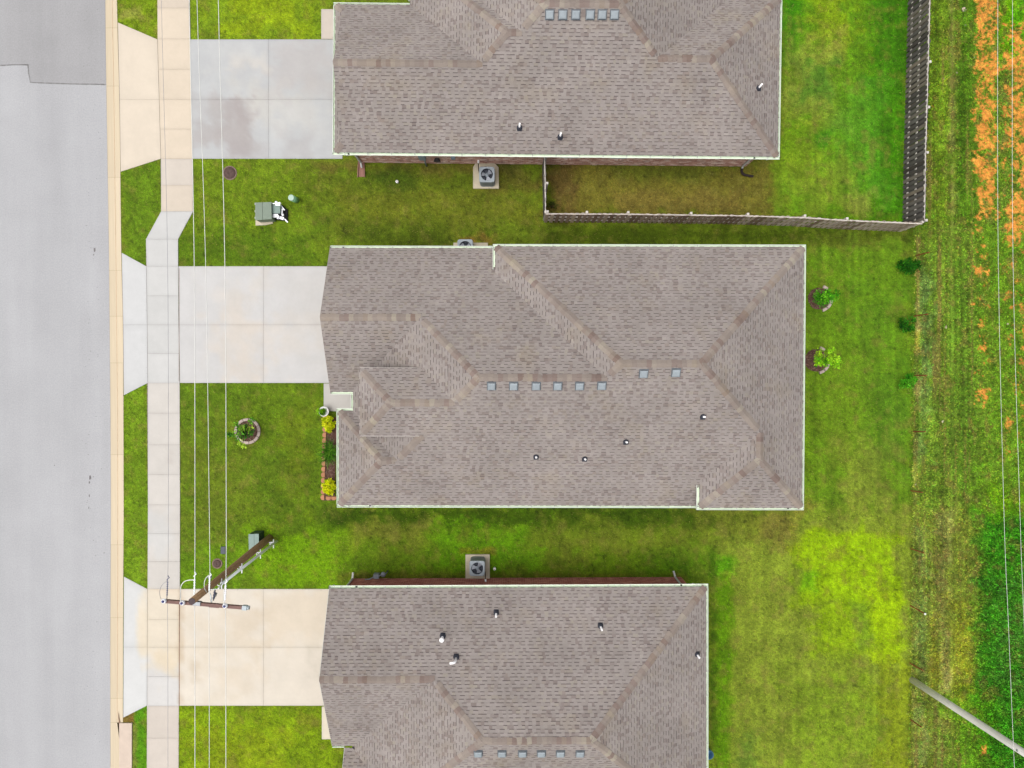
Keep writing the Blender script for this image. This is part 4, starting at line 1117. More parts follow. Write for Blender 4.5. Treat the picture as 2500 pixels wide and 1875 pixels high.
for x0, x1 in ((wx[0], wx[1]), (wx[2], wx[3])):
    window(h, Vector((u0 + .55, 9.66, 0)), Vector((1, 0, 0)), x0, x1, .95, 2.15)
mb = MB()
mb.faces([h.loc(ug + .3, 15.57 - .7, Z0 + .3), h.loc(ug + .3, 9.159 + .7, Z0 + .3), h.loc(ug + .3, vr, Rw.z - .1), h.loc(ug + .4, 15.57 - .7, Z0 + .3), h.loc(ug + .4, 9.159 + .7, Z0 + .3), h.loc(ug + .4, vr, Rw.z - .1)], [(0, 2, 1), (3, 4, 5), (0, 3, 5, 2), (1, 2, 5, 4), (0, 1, 4, 3)])
mb.build('gable_wall', M['soffit'], h.o)
garage_door(h, u0 + .54, 9.9, 14.6)
for px in (1342, 1374, 1405.6, 1440.7, 1470, 1500):
    roof_vent(h, 'S', *down_point(h, 'S', px, 36))
for px, py in ((1268.4, 312), (1367.6, 334)):
    pipe_vent(h, 'S', *down_point(h, 'S', px, py), hgt=.5)
pipe_vent(h, 'E', *down_point(h, 'E', 1851, 216), hgt=.45)

# ---------- south house
g = House('single-storey house with red brick wall and smallest footprint, southernmost of the row', math.radians(0.2826), M['brick_red'], (1.0, -14.0))
zs = Z0 - .22
for k, kd, o, z in (('N', 'N', -9.064, Z0), ('Gs', 'S', -16.16, zs), ('W1', 'W', -6.98, zs), ('E', 'E', 8.348, Z0), ('S', 'S', -19.706, Z0), ('FG', 'N', -16.16, zs), ('FS', 'S', -19.706, Z0)):
    g.plane(k, kd, o, z)
us, uf = -7.85, -7.32
Sa, Sb, Sc = g.X('N', 'Gs', 'W1'), g.X('N', 'W1', 'S'), g.X('N', 'S', 'E')
fr = g.X('FG', 'FS', 'W1'); frw = V3(uf, fr.y, fr.z)
vrg = Sa.y; Sw = V3(us, Sa.y, Sa.z)
faces_s = {
    'N': ('N', [V3(8.348, -9.064, Z0), V3(us, -9.064, Z0), Sw, Sa, Sb, Sc]),
    'E': ('E', [V3(8.348, -19.706, Z0), V3(8.348, -9.064, Z0), Sc]),
    'S': ('S', [V3(uf, -19.706, Z0), V3(8.348, -19.706, Z0), Sc, Sb, fr, frw]),
    'W1': ('W1', [V3(-6.98, -16.16, zs), fr, Sb, Sa]),
    'Gs': ('Gs', [V3(us, -16.16, zs), V3(-6.98, -16.16, zs), Sa, Sw]),
    'FG': ('FG', [V3(-6.98, -16.16, zs), V3(uf, -16.16, zs), frw, fr]),
}
caps_s = [(Sw, Sa, 'N', 'Gs'), (Sa, Sb, 'N', 'W1'), (Sb, Sc, 'N', 'S'), (V3(8.348, -9.064, Z0), Sc, 'N', 'E'), (fr, Sb, 'W1', 'S'), (V3(8.348, -19.706, Z0), Sc, 'S', 'E'), (frw, fr, 'FG', 'S')]
roof(g, faces_s, caps_s, {'FG': .02})
gutter(g, (us, -9.064, Z0), (8.348, -9.064, Z0), (0, 1, 0), (.07, .93))
gutter(g, (8.348, -9.064, Z0), (8.348, -19.706, Z0), (1, 0, 0), (), .118, .118)
gutter(g, (uf, -19.706, Z0), (8.348, -19.706, Z0), (0, -1, 0))
gutter(g, (us, -16.16, zs), (uf - .02, -16.16, zs), (0, -1, 0), hang=False)
walls(g, [(us + .32, -9.57), (us + .32, -15.7), (uf + .3, -15.7), (uf + .3, -19.2), (7.85, -19.2), (7.85, -9.57)], [2.6, 2.4, 2.4, 2.6, 2.6, 2.6])
mb = MB()
for (u, va, vb_, vm, zl, zt) in ((us, -9.2, -16.0, vrg, Z0 - .15, Sw.z - .12), (uf, -16.2, -19.6, fr.y, zs - .1, fr.z - .12)):
    mb.faces([g.loc(u + .3, va, zl), g.loc(u + .3, vb_, zl), g.loc(u + .3, vm, zt), g.loc(u + .4, va, zl), g.loc(u + .4, vb_, zl), g.loc(u + .4, vm, zt)], [(0, 2, 1), (3, 4, 5), (0, 3, 5, 2), (1, 2, 5, 4), (0, 1, 4, 3)])
mb.build('gable_wall', M['soffit'], g.o)
mb = MB()
board(g, mb, (us, -9.07, Z0), Sw, (-1, 0, 0)); board(g, mb, Sw, (us, -16.1, zs), (-1, 0, 0)); board(g, mb, (uf, -16.17, zs), frw, (-1, 0, 0)); board(g, mb, frw, (uf, -19.7, Z0), (-1, 0, 0))
mb.build('fascia', M['soffit'], g.o)
garage_door(g, us + .31, -14.9, -10.2)
for px in (1167.5, 1225.5, 1275.6, 1321.6, 1368, 1416):
    roof_vent(g, 'S', *down_point(g, 'S', px, 1838))
for px, py, r, hg, cp in ((1211.5, 1496, .04, .5, None), (1466, 1528, .04, .5, None), (1081, 1553, .05, .4, 'hood'), (1114, 1604, .05, .45, 'elbow')):
    pipe_vent(g, 'N', *down_point(g, 'N', px, py), r, hg, cp)
pipe_vent(g, 'E', *down_point(g, 'E', 1701.5, 1597), hgt=.4)

def downspout(hs, path, foot=True):
    mb = MB(); mb.tube([hs.from_world(p) for p in path], .045, 8, smooth=False)
    mb.build('downspout', M['white_metal'], hs.o)
def wall_y(hs, u, v):
    return hs.o.matrix_basis @ hs.loc(u, v, 0)
def wp(hs, u, v, z):
    return hs.o.matrix_basis @ hs.loc(u, v, z)
# north house, two downspouts on its south wall
ud = h.from_world(at(882, 400, .2)).x - h.off.x
downspout(h, [wp(h, ud - .1, 9.22, 2.66), wp(h, ud - .1, 9.22, 2.55), wp(h, ud - .02, 9.6, 2.3), wp(h, ud - .02, 9.6, .25), wp(h, ud, 9.4, .1)])
ud2 = h.from_world(at(1812, 404, .2)).x - h.off.x
downspout(h, [wp(h, ud2 + .3, 9.22, 2.66), wp(h, ud2 + .3, 9.22, 2.55), wp(h, ud2 + .02, 9.6, 2.3), wp(h, ud2 + .02, 9.6, .25), wp(h, ud2, 9.4, .1)])
ue = g.from_world(at(861, 1410, .2)).x - g.off.x
downspout(g, [wp(g, ue - .3, -9.12, 2.66), wp(g, ue - .3, -9.12, 2.55), wp(g, ue, -9.52, 2.3), wp(g, ue, -9.5, .25), wp(g, ue, -9.25, .12)])
ue = g.from_world(at(1648, 1405, .2)).x - g.off.x
downspout(g, [wp(g, ue + .25, -9.12, 2.66), wp(g, ue + .25, -9.12, 2.55), wp(g, ue, -9.52, 2.3), wp(g, ue, -9.5, .25), wp(g, ue - .05, -9.25, .12)])
# electric meter, hose reel and small box on the north house
um = h.from_world(at(1032, 396, 1.2)).x - h.off.x
mb = MB(); mb.box(h.loc(um, 9.53, 1.45), (.3, .2, .55)); mb.lathe([(.09, 0), (.09, .05), (0, .06)], h.loc(um, 9.5, 1.73), 12)
mb.tube([h.loc(um + .03, 9.55, 1.2), h.loc(um + .03, 9.52, .0)], .035, 8)
mb.build('electric_meter', simple('meter_grey', A(150, 166, 176), 0.5, 0.06), h.o)
mb = MB(); um2 = um + .62
for k in range(5):
    mb.tube([h.loc(um2 + (.1 + .012 * k) * math.cos(t / 14 * 2 * math.pi), 9.62 - .05 - .03 * k, 1.0 + (.1 + .012 * k) * math.sin(t / 14 * 2 * math.pi)) for t in range(15)], .016, 6, caps=False)
mb.build('hose_reel', simple('hose_black', A(58, 56, 58), 0.5, 0.2), h.o)
mb = MB(); mb.box(h.loc(um + 1.35, 9.57, 1.1), (.18, .1, .22)); mb.build('service_box', simple('service_box_grey', A(150, 168, 184), 0.5, 0.06), h.o)
# gas meter on the south house
ug_ = g.from_world(at(920, 1408, .5)).x - g.off.x
mb = MB()
mb.box(g.loc(ug_, -9.28, .55), (.24, .2, .3)); mb.lathe([(.1, 0), (.12, .05), (.1, .12), (0, .14)], g.loc(ug_ + .3, -9.22, .5), 14)
mb.tube([g.loc(ug_ - .5, -9.4, .72), g.loc(ug_ - .3, -9.38, .74), g.loc(ug_ - .12, -9.3, .72), g.loc(ug_ - .06, -9.28, .6)], .025, 8)
mb.tube([g.loc(ug_ + .08, -9.28, .62), g.loc(ug_ + .2, -9.22, .7), g.loc(ug_ + .3, -9.22, .6), g.loc(ug_ + .42, -9.2, .45), g.loc(ug_ + .42, -9.2, 0)], .025, 8)
mb.build('gas_meter', simple('gas_meter_grey', A(150, 156, 166), 0.5, 0.1), g.o)

# ------------------------------------------------------------------ air conditioners on their pads
def rounded(w, r, n=4):
    P = []
    for cx_, cy_, a0 in ((w - r, w - r, 0), (-w + r, w - r, 90), (-w + r, -w + r, 180), (w - r, -w + r, 270)):
        for k in range(n + 1):
            a = math.radians(a0 + 90 * k / n); P.append((cx_ + r * math.cos(a), cy_ + r * math.sin(a)))
    return P
def ac_unit(px, py, z_top, label, rot, z_base):
    c = at(px, py, z_top)
    o = empty('air_conditioner', (c.x, c.y, z_base), 0, label=label, cat='air conditioner', group='air conditioners beside the houses')
    w, hh = .335, z_top - z_base
    mb = MB(); P = rounded(w, .09); n = len(P)
    lo = [Vector((x, y, 0)) for x, y in P]; hi_ = [Vector((x, y, hh - .04)) for x, y in P]
    mb.faces(lo + hi_, [(i, (i + 1) % n, n + (i + 1) % n, n + i) for i in range(n)], 0)
    mb.build('cabinet', M['ac_dark'], o)
    mb = MB()            # louvre bars on the four sides
    for s in range(4):
        R = Matrix.Rotation(s * math.pi / 2, 3, 'Z')
        for k in range(9):
            mb.box(R @ Vector((w + .006, -.21 + k * .0525, hh / 2 - .03)), (.012, .026, hh - .2), 0, mat=R)
        mb.box(R @ Vector((w + .006, 0, .05)), (.014, .5, .06), 0, mat=R)
        mb.box(R @ Vector((w + .006, 0, hh - .09)), (.014, .5, .06), 0, mat=R)
    mb.build('louvre', M['ac'], o)
    mb = MB()            # top plate with its round opening
    m_ = 40; rad = .272
    out = []; 
    for k in range(m_):
        a = 2 * math.pi * k / m_
        ca, sa = math.cos(a), math.sin(a); t = min(1 / max(abs(ca), 1e-6), 1 / max(abs(sa), 1e-6)) * (w + .012)
        x, y = ca * t, sa * t; cr = .09
        if abs(x) > w + .012 - cr and abs(y) > w + .012 - cr:
            q = Vector((abs(x) - (w + .012 - cr), abs(y) - (w + .012 - cr)))
            base_ = Vector((w + .012 - cr, w + .012 - cr))
            d_ = Vector((abs(ca), abs(sa))); bb = base_.dot(d_); cc = base_.dot(base_) - cr * cr
            t2 = bb + math.sqrt(max(0, bb * bb - cc)); x, y = ca * t2, sa * t2
        out.append((x, y))
    zt = hh
    V = [(x, y, zt - .05) for x, y in out] + [(x, y, zt - .012) for x, y in out] + [(x * .95, y * .95, zt) for x, y in out] + [(rad * math.cos(2 * math.pi * k / m_), rad * math.sin(2 * math.pi * k / m_), zt - .004) for k in range(m_)] + [(rad * math.cos(2 * math.pi * k / m_), rad * math.sin(2 * math.pi * k / m_), zt - .06) for k in range(m_)]
    for r_ in range(4):
        mb.faces(V, [(r_ * m_ + k, r_ * m_ + (k + 1) % m_, (r_ + 1) * m_ + (k + 1) % m_, (r_ + 1) * m_ + k) for k in range(m_)])
    mb.build('top_panel', M['ac'], o)
    mb = MB(); mb.lathe([(rad - .002, zt - .06), (rad - .004, zt - .3), (.02, zt - .3)], (0, 0, 0), 28); mb.build('fan_well', M['ac_in'], o)
    fan = MB(); fan.lathe([(.075, zt - .15), (.075, zt - .08), (.05, zt - .07), (0, zt - .068)], (0, 0, 0), 16)
    hub = fan.build('fan_hub', M['ac'], o)
    for b in range(3):
        mb = MB(); a0 = rot + b * 2 * math.pi / 3; rows = []
        for r_, wd, zz in ((.07, .5, .02), (.15, .48, .03), (.25, .46, .045)):
            rows.append([Vector((r_ * math.cos(a0 + s * wd), r_ * math.sin(a0 + s * wd), zt - .13 + s * zz)) for s in (-1, -.4, .4, 1)])
        for r0, r1 in zip(rows[:-1], rows[1:]):
            for j in range(3): mb.poly([r0[j], r1[j], r1[j + 1], r0[j + 1]], 0, True)
        mb.build('fan_blade', M['blade'], o)
    mb = MB()
    for r_ in (.06, .13, .2, .262):
        mb.tube([(r_ * math.cos(2 * math.pi * k / 24), r_ * math.sin(2 * math.pi * k / 24), zt + .012) for k in range(25)], .0025, 4, caps=False)
    for k in range(6):
        a = math.pi * k / 6; mb.tube([(-.27 * math.cos(a), -.27 * math.sin(a), zt + .008), (.27 * math.cos(a), .27 * math.sin(a), zt + .008)], .0025, 4)
    mb.build('guard', M['ac_dark'], o)
    return o
def pad(pts, label, z=.1):
    c = sum((at(x, y) for x, y in pts), Vector()) / len(pts)
    mb = MB(); P = [at(x, y, z) - c for x, y in pts]
    mb.prism([(p.x, p.y) for p in P][::-1], -.05, z)
    o = mb.build('equipment_pad', M['pad'], loc=c); KEEP.append([tuple(at(x, y)[:2]) for x, y in pts])
    return tag(o, label, 'concrete pad', 'concrete pads under the air conditioners')
pad([(1161, 398), (1207, 398), (1217, 408), (1218, 460), (1155, 460), (1155, 408)], 'concrete pad with clipped corners under the air conditioner of the northernmost house')
pad([(1107, 592.5), (1191, 592.5), (1191, 640), (1107, 640)], 'concrete pad half hidden by the north eave of the middle house')
pad([(1136.5, 1354), (1195.5, 1354), (1195.5, 1418), (1136.5, 1418)], 'square concrete pad against the red brick wall')
ac_unit(1188.6, 425.6, .92, 'grey air conditioner on the clipped-corner pad by the northernmost house', 2.9, .1)
ac_unit(1135.5, 603, .92, 'grey air conditioner half hidden under the north gutter of the middle house', .4, .1)
ac_unit(1164.8, 1388, .92, 'grey air conditioner on the pad by the red brick wall', .9, .1)
def lineset(path, parent_name, r=.02):
    mb = MB(); mb.tube([p for p in path], r, 8)
    o = mb.build('refrigerant_line', M['black_plastic'])
    mb2 = MB(); mb2.tube([path[-1] + Vector((0, 0, .0)), path[-1] + (path[-1] - path[-2]).normalized() * .14], r * 2.2, 8)
    mb2.build('wall_sleeve', M['pvc'], o)
    return o
tag(lineset([at(1170, 421, .4), at(1168, 412, .55), at(1168, 404, .8), at(1168, 397, 1.0)], ''), 'black insulated pipe from the air conditioner to the wall of the northernmost house', 'pipe')
tag(lineset([at(1184, 1395, .4), at(1185, 1402, .5), at(1185, 1410, .6), at(1185.3, 1414, .6)], ''), 'black insulated pipe from the air conditioner to the red brick wall', 'pipe')

# ------------------------------------------------------------------ wooden fence (shadowbox: boards on both sides of the rails)
_pk = {}
def picket_mesh(w, hgt, mat):
    k = (w, round(hgt, 2), mat)
    if k not in _pk:
        mb = MB(); t = .009; c = .03
        prof = [(-w / 2, 0), (w / 2, 0), (w / 2, hgt - c), (w / 2 - c, hgt), (-w / 2 + c, hgt), (-w / 2, hgt - c)]
        n = 6
        V = [(x, -t, z) for x, z in prof] + [(x, t, z) for x, z in prof]
        mb.faces(V, [tuple(range(n)), tuple(range(2 * n - 1, n - 1, -1))] + [((i + 1) % n, i, n + i, n + (i + 1) % n) for i in range(n)])
        _pk[k] = mb.mesh('picket', M[mat])
    return _pk[k]
def fence(line, label, mat, hgt, flip, posts_side):
    P = [at(x, y) for x, y in line]
    o = empty('wooden_fence', P[0], 0, label=label, cat='fence', group='runs of one wooden privacy fence')
    rf = random.Random(len(line) * 7 + int(hgt * 100))
    org = P[0]
    for a, b in zip(P[:-1], P[1:]):
        d = b - a; L = d.length; d.normalize(); nrm = Vector((d.y, -d.x, 0)) * flip
        ang = math.atan2(d.y, d.x)
        R = Matrix.Rotation(ang, 3, 'Z')
        m_ = max(1, int(round(L / .235))); st_ = L / m_
        for i in range(m_):
            for side, x in ((1, (i + .3) * st_), (-1, (i + .8) * st_)):
                k = link('picket', picket_mesh(.15, hgt + rf.choice((0, .01, -.015)), mat), o)
                k.location = a - org + d * x + nrm * side * .032 + Vector((0, 0, .02)); k.rotation_euler = (rf.gauss(0, .006), rf.gauss(0, .008), ang)
        for zz in (.32, .98, hgt - .055):
            mb = MB(); mb.box(a - org + d * (L / 2) + Vector((0, 0, zz)), (L - .006, .042, .1), 0, mat=R); mb.build('rail', M['rail'], o)
        np_ = max(1, int(round(L / 2.4)))
        for i in range(np_ + 1):
            if i == 0 and a is not P[0]: continue
            mb = MB(); mb.box((0, 0, (hgt - .02) / 2), (.085, .085, hgt - .02)); mb.box((0, 0, hgt - .005), (.1, .1, .03))
            k = mb.build('post', M['rail'], o); k.location = a - org + d * (L * i / np_) - nrm * .085 * posts_side; k.rotation_euler = (0, 0, ang)
    return o
fence([(2222, -120), (2218, 0), (2213, 190), (2207, 400), (2204.5, 557)], 'dark weathered board fence along the back of the northern yard', 'fence', 1.72, -1, -1)
fence([(1328, 541), (1520, 542), (1666, 544), (1798, 546), (1930, 550), (2028, 556.5), (2203, 564)], 'brown weathered board fence between the northern and middle yards', 'fence2', 1.62, 1, 1)
fence([(1325.5, 402), (1327, 470), (1328, 536)], 'short grey board fence from the brick wall to the corner', 'fence', 1.62, -1, -1)

# ------------------------------------------------------------------ left utility pole
pb, pt = at(657.8, 1313, 0), at(468.5, 1468, 8.75)
pole = empty('utility_pole', pb, 0, label='brown wooden utility pole with a crossarm over the southern driveway', cat='utility pole')
ax = (pt - pb)
mb = MB(); mb.tube([Vector((0, 0, -.3)) , ax * .25, ax * .5, ax * .75, ax], [.165, .155, .142, .13, .118], 16); mb.build('shaft', M['pole'], pole)
mb = MB(); mb.tube([ax * .999, ax * 1.002], .117, 16); mb.build('pole_top', M['pole_end'], pole)
ae = [at(399, 1467, 8.3), at(600, 1483.5, 8.3)]
d = (ae[1] - ae[0]).normalized(); R = Matrix.Rotation(math.atan2(d.y, d.x), 3, 'Z')
AZ = 8.3
mb = MB(); c = (ae[0] + ae[1]) / 2 - pb; mb.box(c, ((ae[1] - ae[0]).length, .11, .13), 0, mat=R)
arm = mb.build('crossarm', M['arm'], pole)
mb = MB(); q = at(482.5, 1472, AZ) - pb; mb.box(q + Vector((0, 0, .02)), (.26, .125, .16), 0, mat=R); mb.build('mounting_plate', M['galv'], arm)
mb = MB(); mb.box(ae[1] - pb - d * .03, (.16, .15, .16), 0, mat=R); mb.tube([ae[1] - pb - Vector((0, 0, .02)), ae[1] - pb + d * .12 - Vector((0, 0, .02))], .075, 12); mb.build('end_fitting', simple('pale_polymer', A(206, 218, 222), 0.5, 0.06), arm)
mb = MB(); mb.box(at(523, 1478, AZ - .1) - pb, (.34, .15, .05), 0, mat=R); mb.build('bracket', M['arm'], arm)
for px, py in ((398, 1468.5), (443.5, 1473), (548, 1480)):
    P = at(px, py, 8.5) - pb
    mb = MB()
    mb.lathe([(.05, -.14), (.055, -.08), (.088, -.07), (.09, -.055), (.05, -.04), (.075, -.025), (.078, -.01), (.045, .0)], P, 18)
    i_ = mb.build('insulator', M['porcelain'], pole)
    mb = MB(); mb.lathe([(.043, -.002), (.046, .03), (.03, .05), (0, .052)], P, 14); mb.build('insulator_head', M['blue_knob'], i_)
def dead_end(px0, y_arm, y_end, mat, r=.042, zz=8.34):
    """string of discs from the crossarm to the end of a wire"""
    a, b = at(px0[0], y_arm, zz), at(px0[1], y_end, zz)
    mb = MB(); n = 7
    path = []; rad = []
    for k in range(n * 2 + 1):
        t = .15 + .7 * k / (n * 2); path.append(a.lerp(b, t) - pb); rad.append(r if k % 2 else r * .45)
    mb.tube([a - pb] + path + [b - pb], [.012] + rad + [.012], 10)
    mb.tube([b - pb + Vector((-.04, -.06, 0)), b - pb + Vector((.05, .02, 0)), b - pb + Vector((.0, .1, 0))], .018, 6)
    return mb.build('dead_end_insulator', M[mat], pole)
dead_end((407.5, 409.5), 1462, 1412, 'grey_plastic', .03)
dead_end((474, 475.5), 1468, 1403, 'conduit', .034)
dead_end((510.5, 512.5), 1448, 1405, 'conduit', .034)
dead_end((549, 551.5), 1472, 1421, 'porcelain', .038)
def jumper(pts, r, mat='wire'):
    mb = MB(); Q = []
    P = [at(*p) - pb for p in pts]
    for i in range(len(P) - 1):
        p0, p1, p2, p3 = P[max(i - 1, 0)], P[i], P[i + 1], P[min(i + 2, len(P) - 1)]
        for k in range(5):
            t = k / 5; Q.append(.5 * ((2 * p1) + (p2 - p0) * t + (2 * p0 - 5 * p1 + 4 * p2 - p3) * t * t + (3 * p1 - p0 - 3 * p2 + p3) * t ** 3))
    Q.append(P[-1]); mb.tube(Q, r, 6); mb.build('jumper_wire', M[mat], pole)
jumper([(474, 1416, 8.35), (463, 1416, 8.3), (450, 1420, 8.25), (442, 1431, 8.25), (440.5, 1446, 8.35), (441, 1470, 8.55)], .017)
jumper([(409, 1418, 8.3), (400, 1424, 8.2), (392, 1435, 8.15), (390, 1450, 8.3), (394, 1466, 8.55)], .008, 'wire_dull')
jumper([(511, 1404, 8.35), (503, 1411, 8.3), (499, 1423, 8.2), (499.5, 1436, 8.0), (505, 1446, 7.9)], .014)
jumper([(551, 1424, 8.35), (547, 1440, 8.4), (546, 1460, 8.5), (547, 1478, 8.55)], .012)
# riser conduit with its stand-off brackets
c0, c1 = at(676, 1321, .1), at(540.5, 1426, 6.4)
mb = MB(); mb.tube([c0 - pb, c1 - pb], .055, 12); mb.tube([c1 - pb, at(533, 1437, 6.8) - pb], .03, 8); cond = mb.build('riser_conduit', M['conduit'], pole)
for px, py in ((666, 1324), (629.5, 1351), (584, 1388), (541, 1424)):
    t = min(1, max(0, (676 - px) / (676 - 540.5))); C = c0.lerp(c1, t); S = pb + ax * (C.z / ax.z)
    w = (S - C); w.z = 0; w.normalize()
    mb = MB(); mb.tube([C - pb + Vector((0, -.2, 0)), C - pb + Vector((0, .2, 0))], .022, 6)
    mb.tube([C - pb + Vector((0, .06, 0)), C - pb + Vector((-.14, .07, 0)), C - pb + Vector((-.17, 0, 0)), C - pb + Vector((-.14, -.06, 0)), C - pb + Vector((0, -.06, 0))], .02, 6)
    mb.tube([C - pb, S - pb], .018, 6)
    mb.build('bracket', M['porcelain'], cond)
# arresters and cut-outs hanging under the arm
for (a, b, mt, rr_) in (((513, 1448, 7.9), (517, 1472, 8.1), 'conduit', .035), ((525, 1440, 7.7), (521, 1466, 8.0), 'grey_plastic', .045), ((529, 1447, 7.7), (524, 1458, 7.9), 'galv', .04), ((508, 1477, 8.2), (520, 1474, 8.25), 'porcelain', .035), ((511, 1440, 7.8), (530, 1438, 7.7), 'conduit', .018)):
    A_, B_ = at(*a) - pb, at(*b) - pb
    mb = MB(); pth = [A_.lerp(B_, k / 8) for k in range(9)]
    mb.tube(pth, [rr_ * .4] + [rr_ if k % 2 else rr_ * .6 for k in range(7)] + [rr_ * .4], 10); mb.build('surge_arrester', M[mt], pole)
mb = MB(); P = at(512, 1409, 8.2) - pb; mb.lathe([(.03, -.05), (.07, -.03), (.07, .02), (.03, .05), (0, .055)], P, 12); mb.build('wire_clamp', M['galv'], pole)
mb = MB(); P = at(556, 1389.5, 5.0) - pb; mb.lathe([(.05, -.03), (.05, .03), (0, .04)], P, 10); mb.build('pole_tag', M['porcelain'], pole)

# ------------------------------------------------------------------ wires
def wire(name, pts, r, mat, label):
    P = [at(*p) for p in pts]; Q = []
    for i in range(len(P) - 1):
        p0, p1, p2, p3 = P[max(i - 1, 0)], P[i], P[i + 1], P[min(i + 2, len(P) - 1)]
        for k in range(6):
            t = k / 6; Q.append(.5 * ((2 * p1) + (p2 - p0) * t + (2 * p0 - 5 * p1 + 4 * p2 - p3) * t * t + (3 * p1 - p0 - 3 * p2 + p3) * t ** 3))
    Q.append(P[-1])
    o0 = P[len(P) // 2]
    mb = MB(); mb.tube([q - o0 for q in Q], r, 6); o = mb.build(name, M[mat], loc=o0)
    return tag(o, label, 'wire', 'overhead wires')
def runw(x, r, mat, label, label2):
    wire('overhead_wire', [(x[0] - (x[1] - x[0]) * .35, -500, 7.9), (x[0], 0, 7.9), (x[1], 625, 7.95), (x[2], 1250, 8.2), (x[3], x[5], 8.34)], r, mat, label)
    wire('overhead_wire', [(x[4], x[6], 8.34), (x[4] + .8, 1640, 8.2), (x[4] + 1, 1875, 8.05), (x[4] + 1, 2400, 7.9)], r, mat, label2)
runw((394, 409, 411, 409.5, 409, 1412, 1470), .006, 'wire_dull', 'thin dull wire over the sidewalk north of the pole', 'thin dull wire over the sidewalk south of the pole')
runw((462, 474, 476, 475.5, 475, 1403, 1475), .0115, 'wire', 'pale thick wire nearest the sidewalk north of the pole', 'pale thick wire nearest the sidewalk south of the pole')
runw((481, 501.6, 511, 512.5, 510, 1405, 1478), .0095, 'wire', 'pale thinner wire second from the sidewalk north of the pole', 'pale thinner wire second from the sidewalk south of the pole')
runw((533, 548.7, 552.4, 551.5, 550.5, 1421, 1482), .011, 'wire', 'pale thick wire nearest the houses north of the pole', 'pale thick wire nearest the houses south of the pole')
wire('overhead_wire', [(2440, -400, 6.0), (2436, 0, 5.7), (2437, 625, 5.7), (2451, 1250, 6.1), (2461.5, 1514, 6.4), (2474, 1816, 6.7), (2478, 1900, 6.7)], .0062, 'wire', 'thin pale wire over the field, nearer the houses')
wire('overhead_wire', [(2475, -400, 6.0), (2472, 0, 5.7), (2473, 625, 5.7), (2490, 1250, 6.1), (2500, 1514, 6.4), (2512, 1816, 6.9), (2520, 1960, 6.9)], .0062, 'wire', 'thin pale wire over the field, farther from the houses')

# ------------------------------------------------------------------ right pole
gb, gt = at(2226, 1660, 0), at(2665, 1945, 9.8)
o = empty('utility_pole', gb, 0, label='sun-bleached grey pole leaning out over the field at the lower right', cat='utility pole')
ax2 = gt - gb
mb = MB(); mb.tube([Vector((0, 0, -.3)), ax2 * .3, ax2 * .6, ax2], [.15, .145, .138, .125], 14); mb.build('shaft', M['grey_pole'], o)
mb = MB(); mb.tube([ax2 * .685 + Vector((-.14, 0, 0)), ax2 * .685 + Vector((.14, 0, 0))], .05, 8); mb.build('wire_bracket', M['galv'], o)

# ------------------------------------------------------------------ steel fence posts along the field
posts = [((2232, 771.5), (2265, 767), 'steel post between the field and the second small tree, near its rust stained top'), ((2237, 623.5), (2268, 616), ''), ((2229, 916), (2262, 917), ''), ((2229, 1054), (2259, 1053.5), ''), ((2224, 1198), (2252, 1202), ''), ((2222, 1339), (2256, 1350), ''), ((2222, 1478), (2259, 1499), ''), ((2220, 1618.5), (2252, 1636), ''), ((2222, 1756.5), (2250, 1775.5), '')]
names = ['thin rusty post level with the gap between the first two green bushes', 'thin rusty post northernmost along the field, by the fence corner', 'thin rusty post level with the lowest green bush', 'thin rusty post level with the hip end of the middle roof', 'thin rusty post level with the south eave of the middle house', 'thin rusty post beside the top of the lime green patch', 'thin rusty post with a white cap beside the lime green patch', 'thin rusty post just above the grey pole', 'thin rusty post just below the grey pole']
for (b, t, _), nm in zip(posts, names):
    B, T = at(*b, 0), at(*t, 1.25)
    po = empty('steel_post', B, 0, label=nm, cat='fence post', group='rusty steel posts along the field')
    dd = T - B
    mb = MB(); mb.tube([Vector((0, 0, -.1)), dd], .022, 6, smooth=False)
    zd_ = dd.normalized(); mb.box(dd * .5, (.012, .05, dd.length * .9), 0, mat=zd_.to_track_quat('Z', 'X').to_matrix())
    mb.build('stake', M['rust'], po)
    if 'white cap' in nm:
        mb = MB(); mb.lathe([(.04, -.04), (.05, 0), (.03, .03), (0, .035)], dd, 10); mb.build('cap', M['pvc'], po)

# ------------------------------------------------------------------ utility boxes, lids and pipes
def box_on(name, px, py, sx, sy, hgt, mats, label, cat, rz=0.0, lid_seam=None):
    pass
# open switching cabinet with its ragged white insides
B = at(628, 520, 0)
cab = empty('transformer', B, 0, label='open green transformer with white fittings spilling from its right side', cat='transformer')
def L_(px, py, z): return at(px, py, z) - B
mb = MB()
q = [L_(624.5, 496, .66), L_(661.5, 494.5, .66), L_(662.5, 534, .66), L_(624.5, 536.5, .66)]
P4 = [(p.x, p.y) for p in q]
mb.prism(P4[::-1], .06, .64); mb.build('cabinet', M['green_box'], cab)
mb = MB(); mid = [((P4[0][0] * .56 + P4[1][0] * .44), (P4[0][1] * .56 + P4[1][1] * .44)), ((P4[3][0] * .56 + P4[2][0] * .44), (P4[3][1] * .56 + P4[2][1] * .44))]
g_ = .008
mb.prism([(P4[0][0] - .02, P4[0][1] + .02), (mid[0][0] - g_, mid[0][1] + .02), (mid[1][0] - g_, mid[1][1] - .02), (P4[3][0] - .02, P4[3][1] - .02)][::-1], .64, .675)
mb.prism([(mid[0][0] + g_, mid[0][1] + .02), (P4[1][0] + .02, P4[1][1] + .02), (P4[2][0] + .02, P4[2][1] - .02), (mid[1][0] + g_, mid[1][1] - .02)][::-1], .64, .68)
mb.build('lid', M['green_box'], cab)
mb = MB()
for yy in (498, 516, 532):
    mb.box(L_(623.3, yy, .6), (.03, .09, .06))
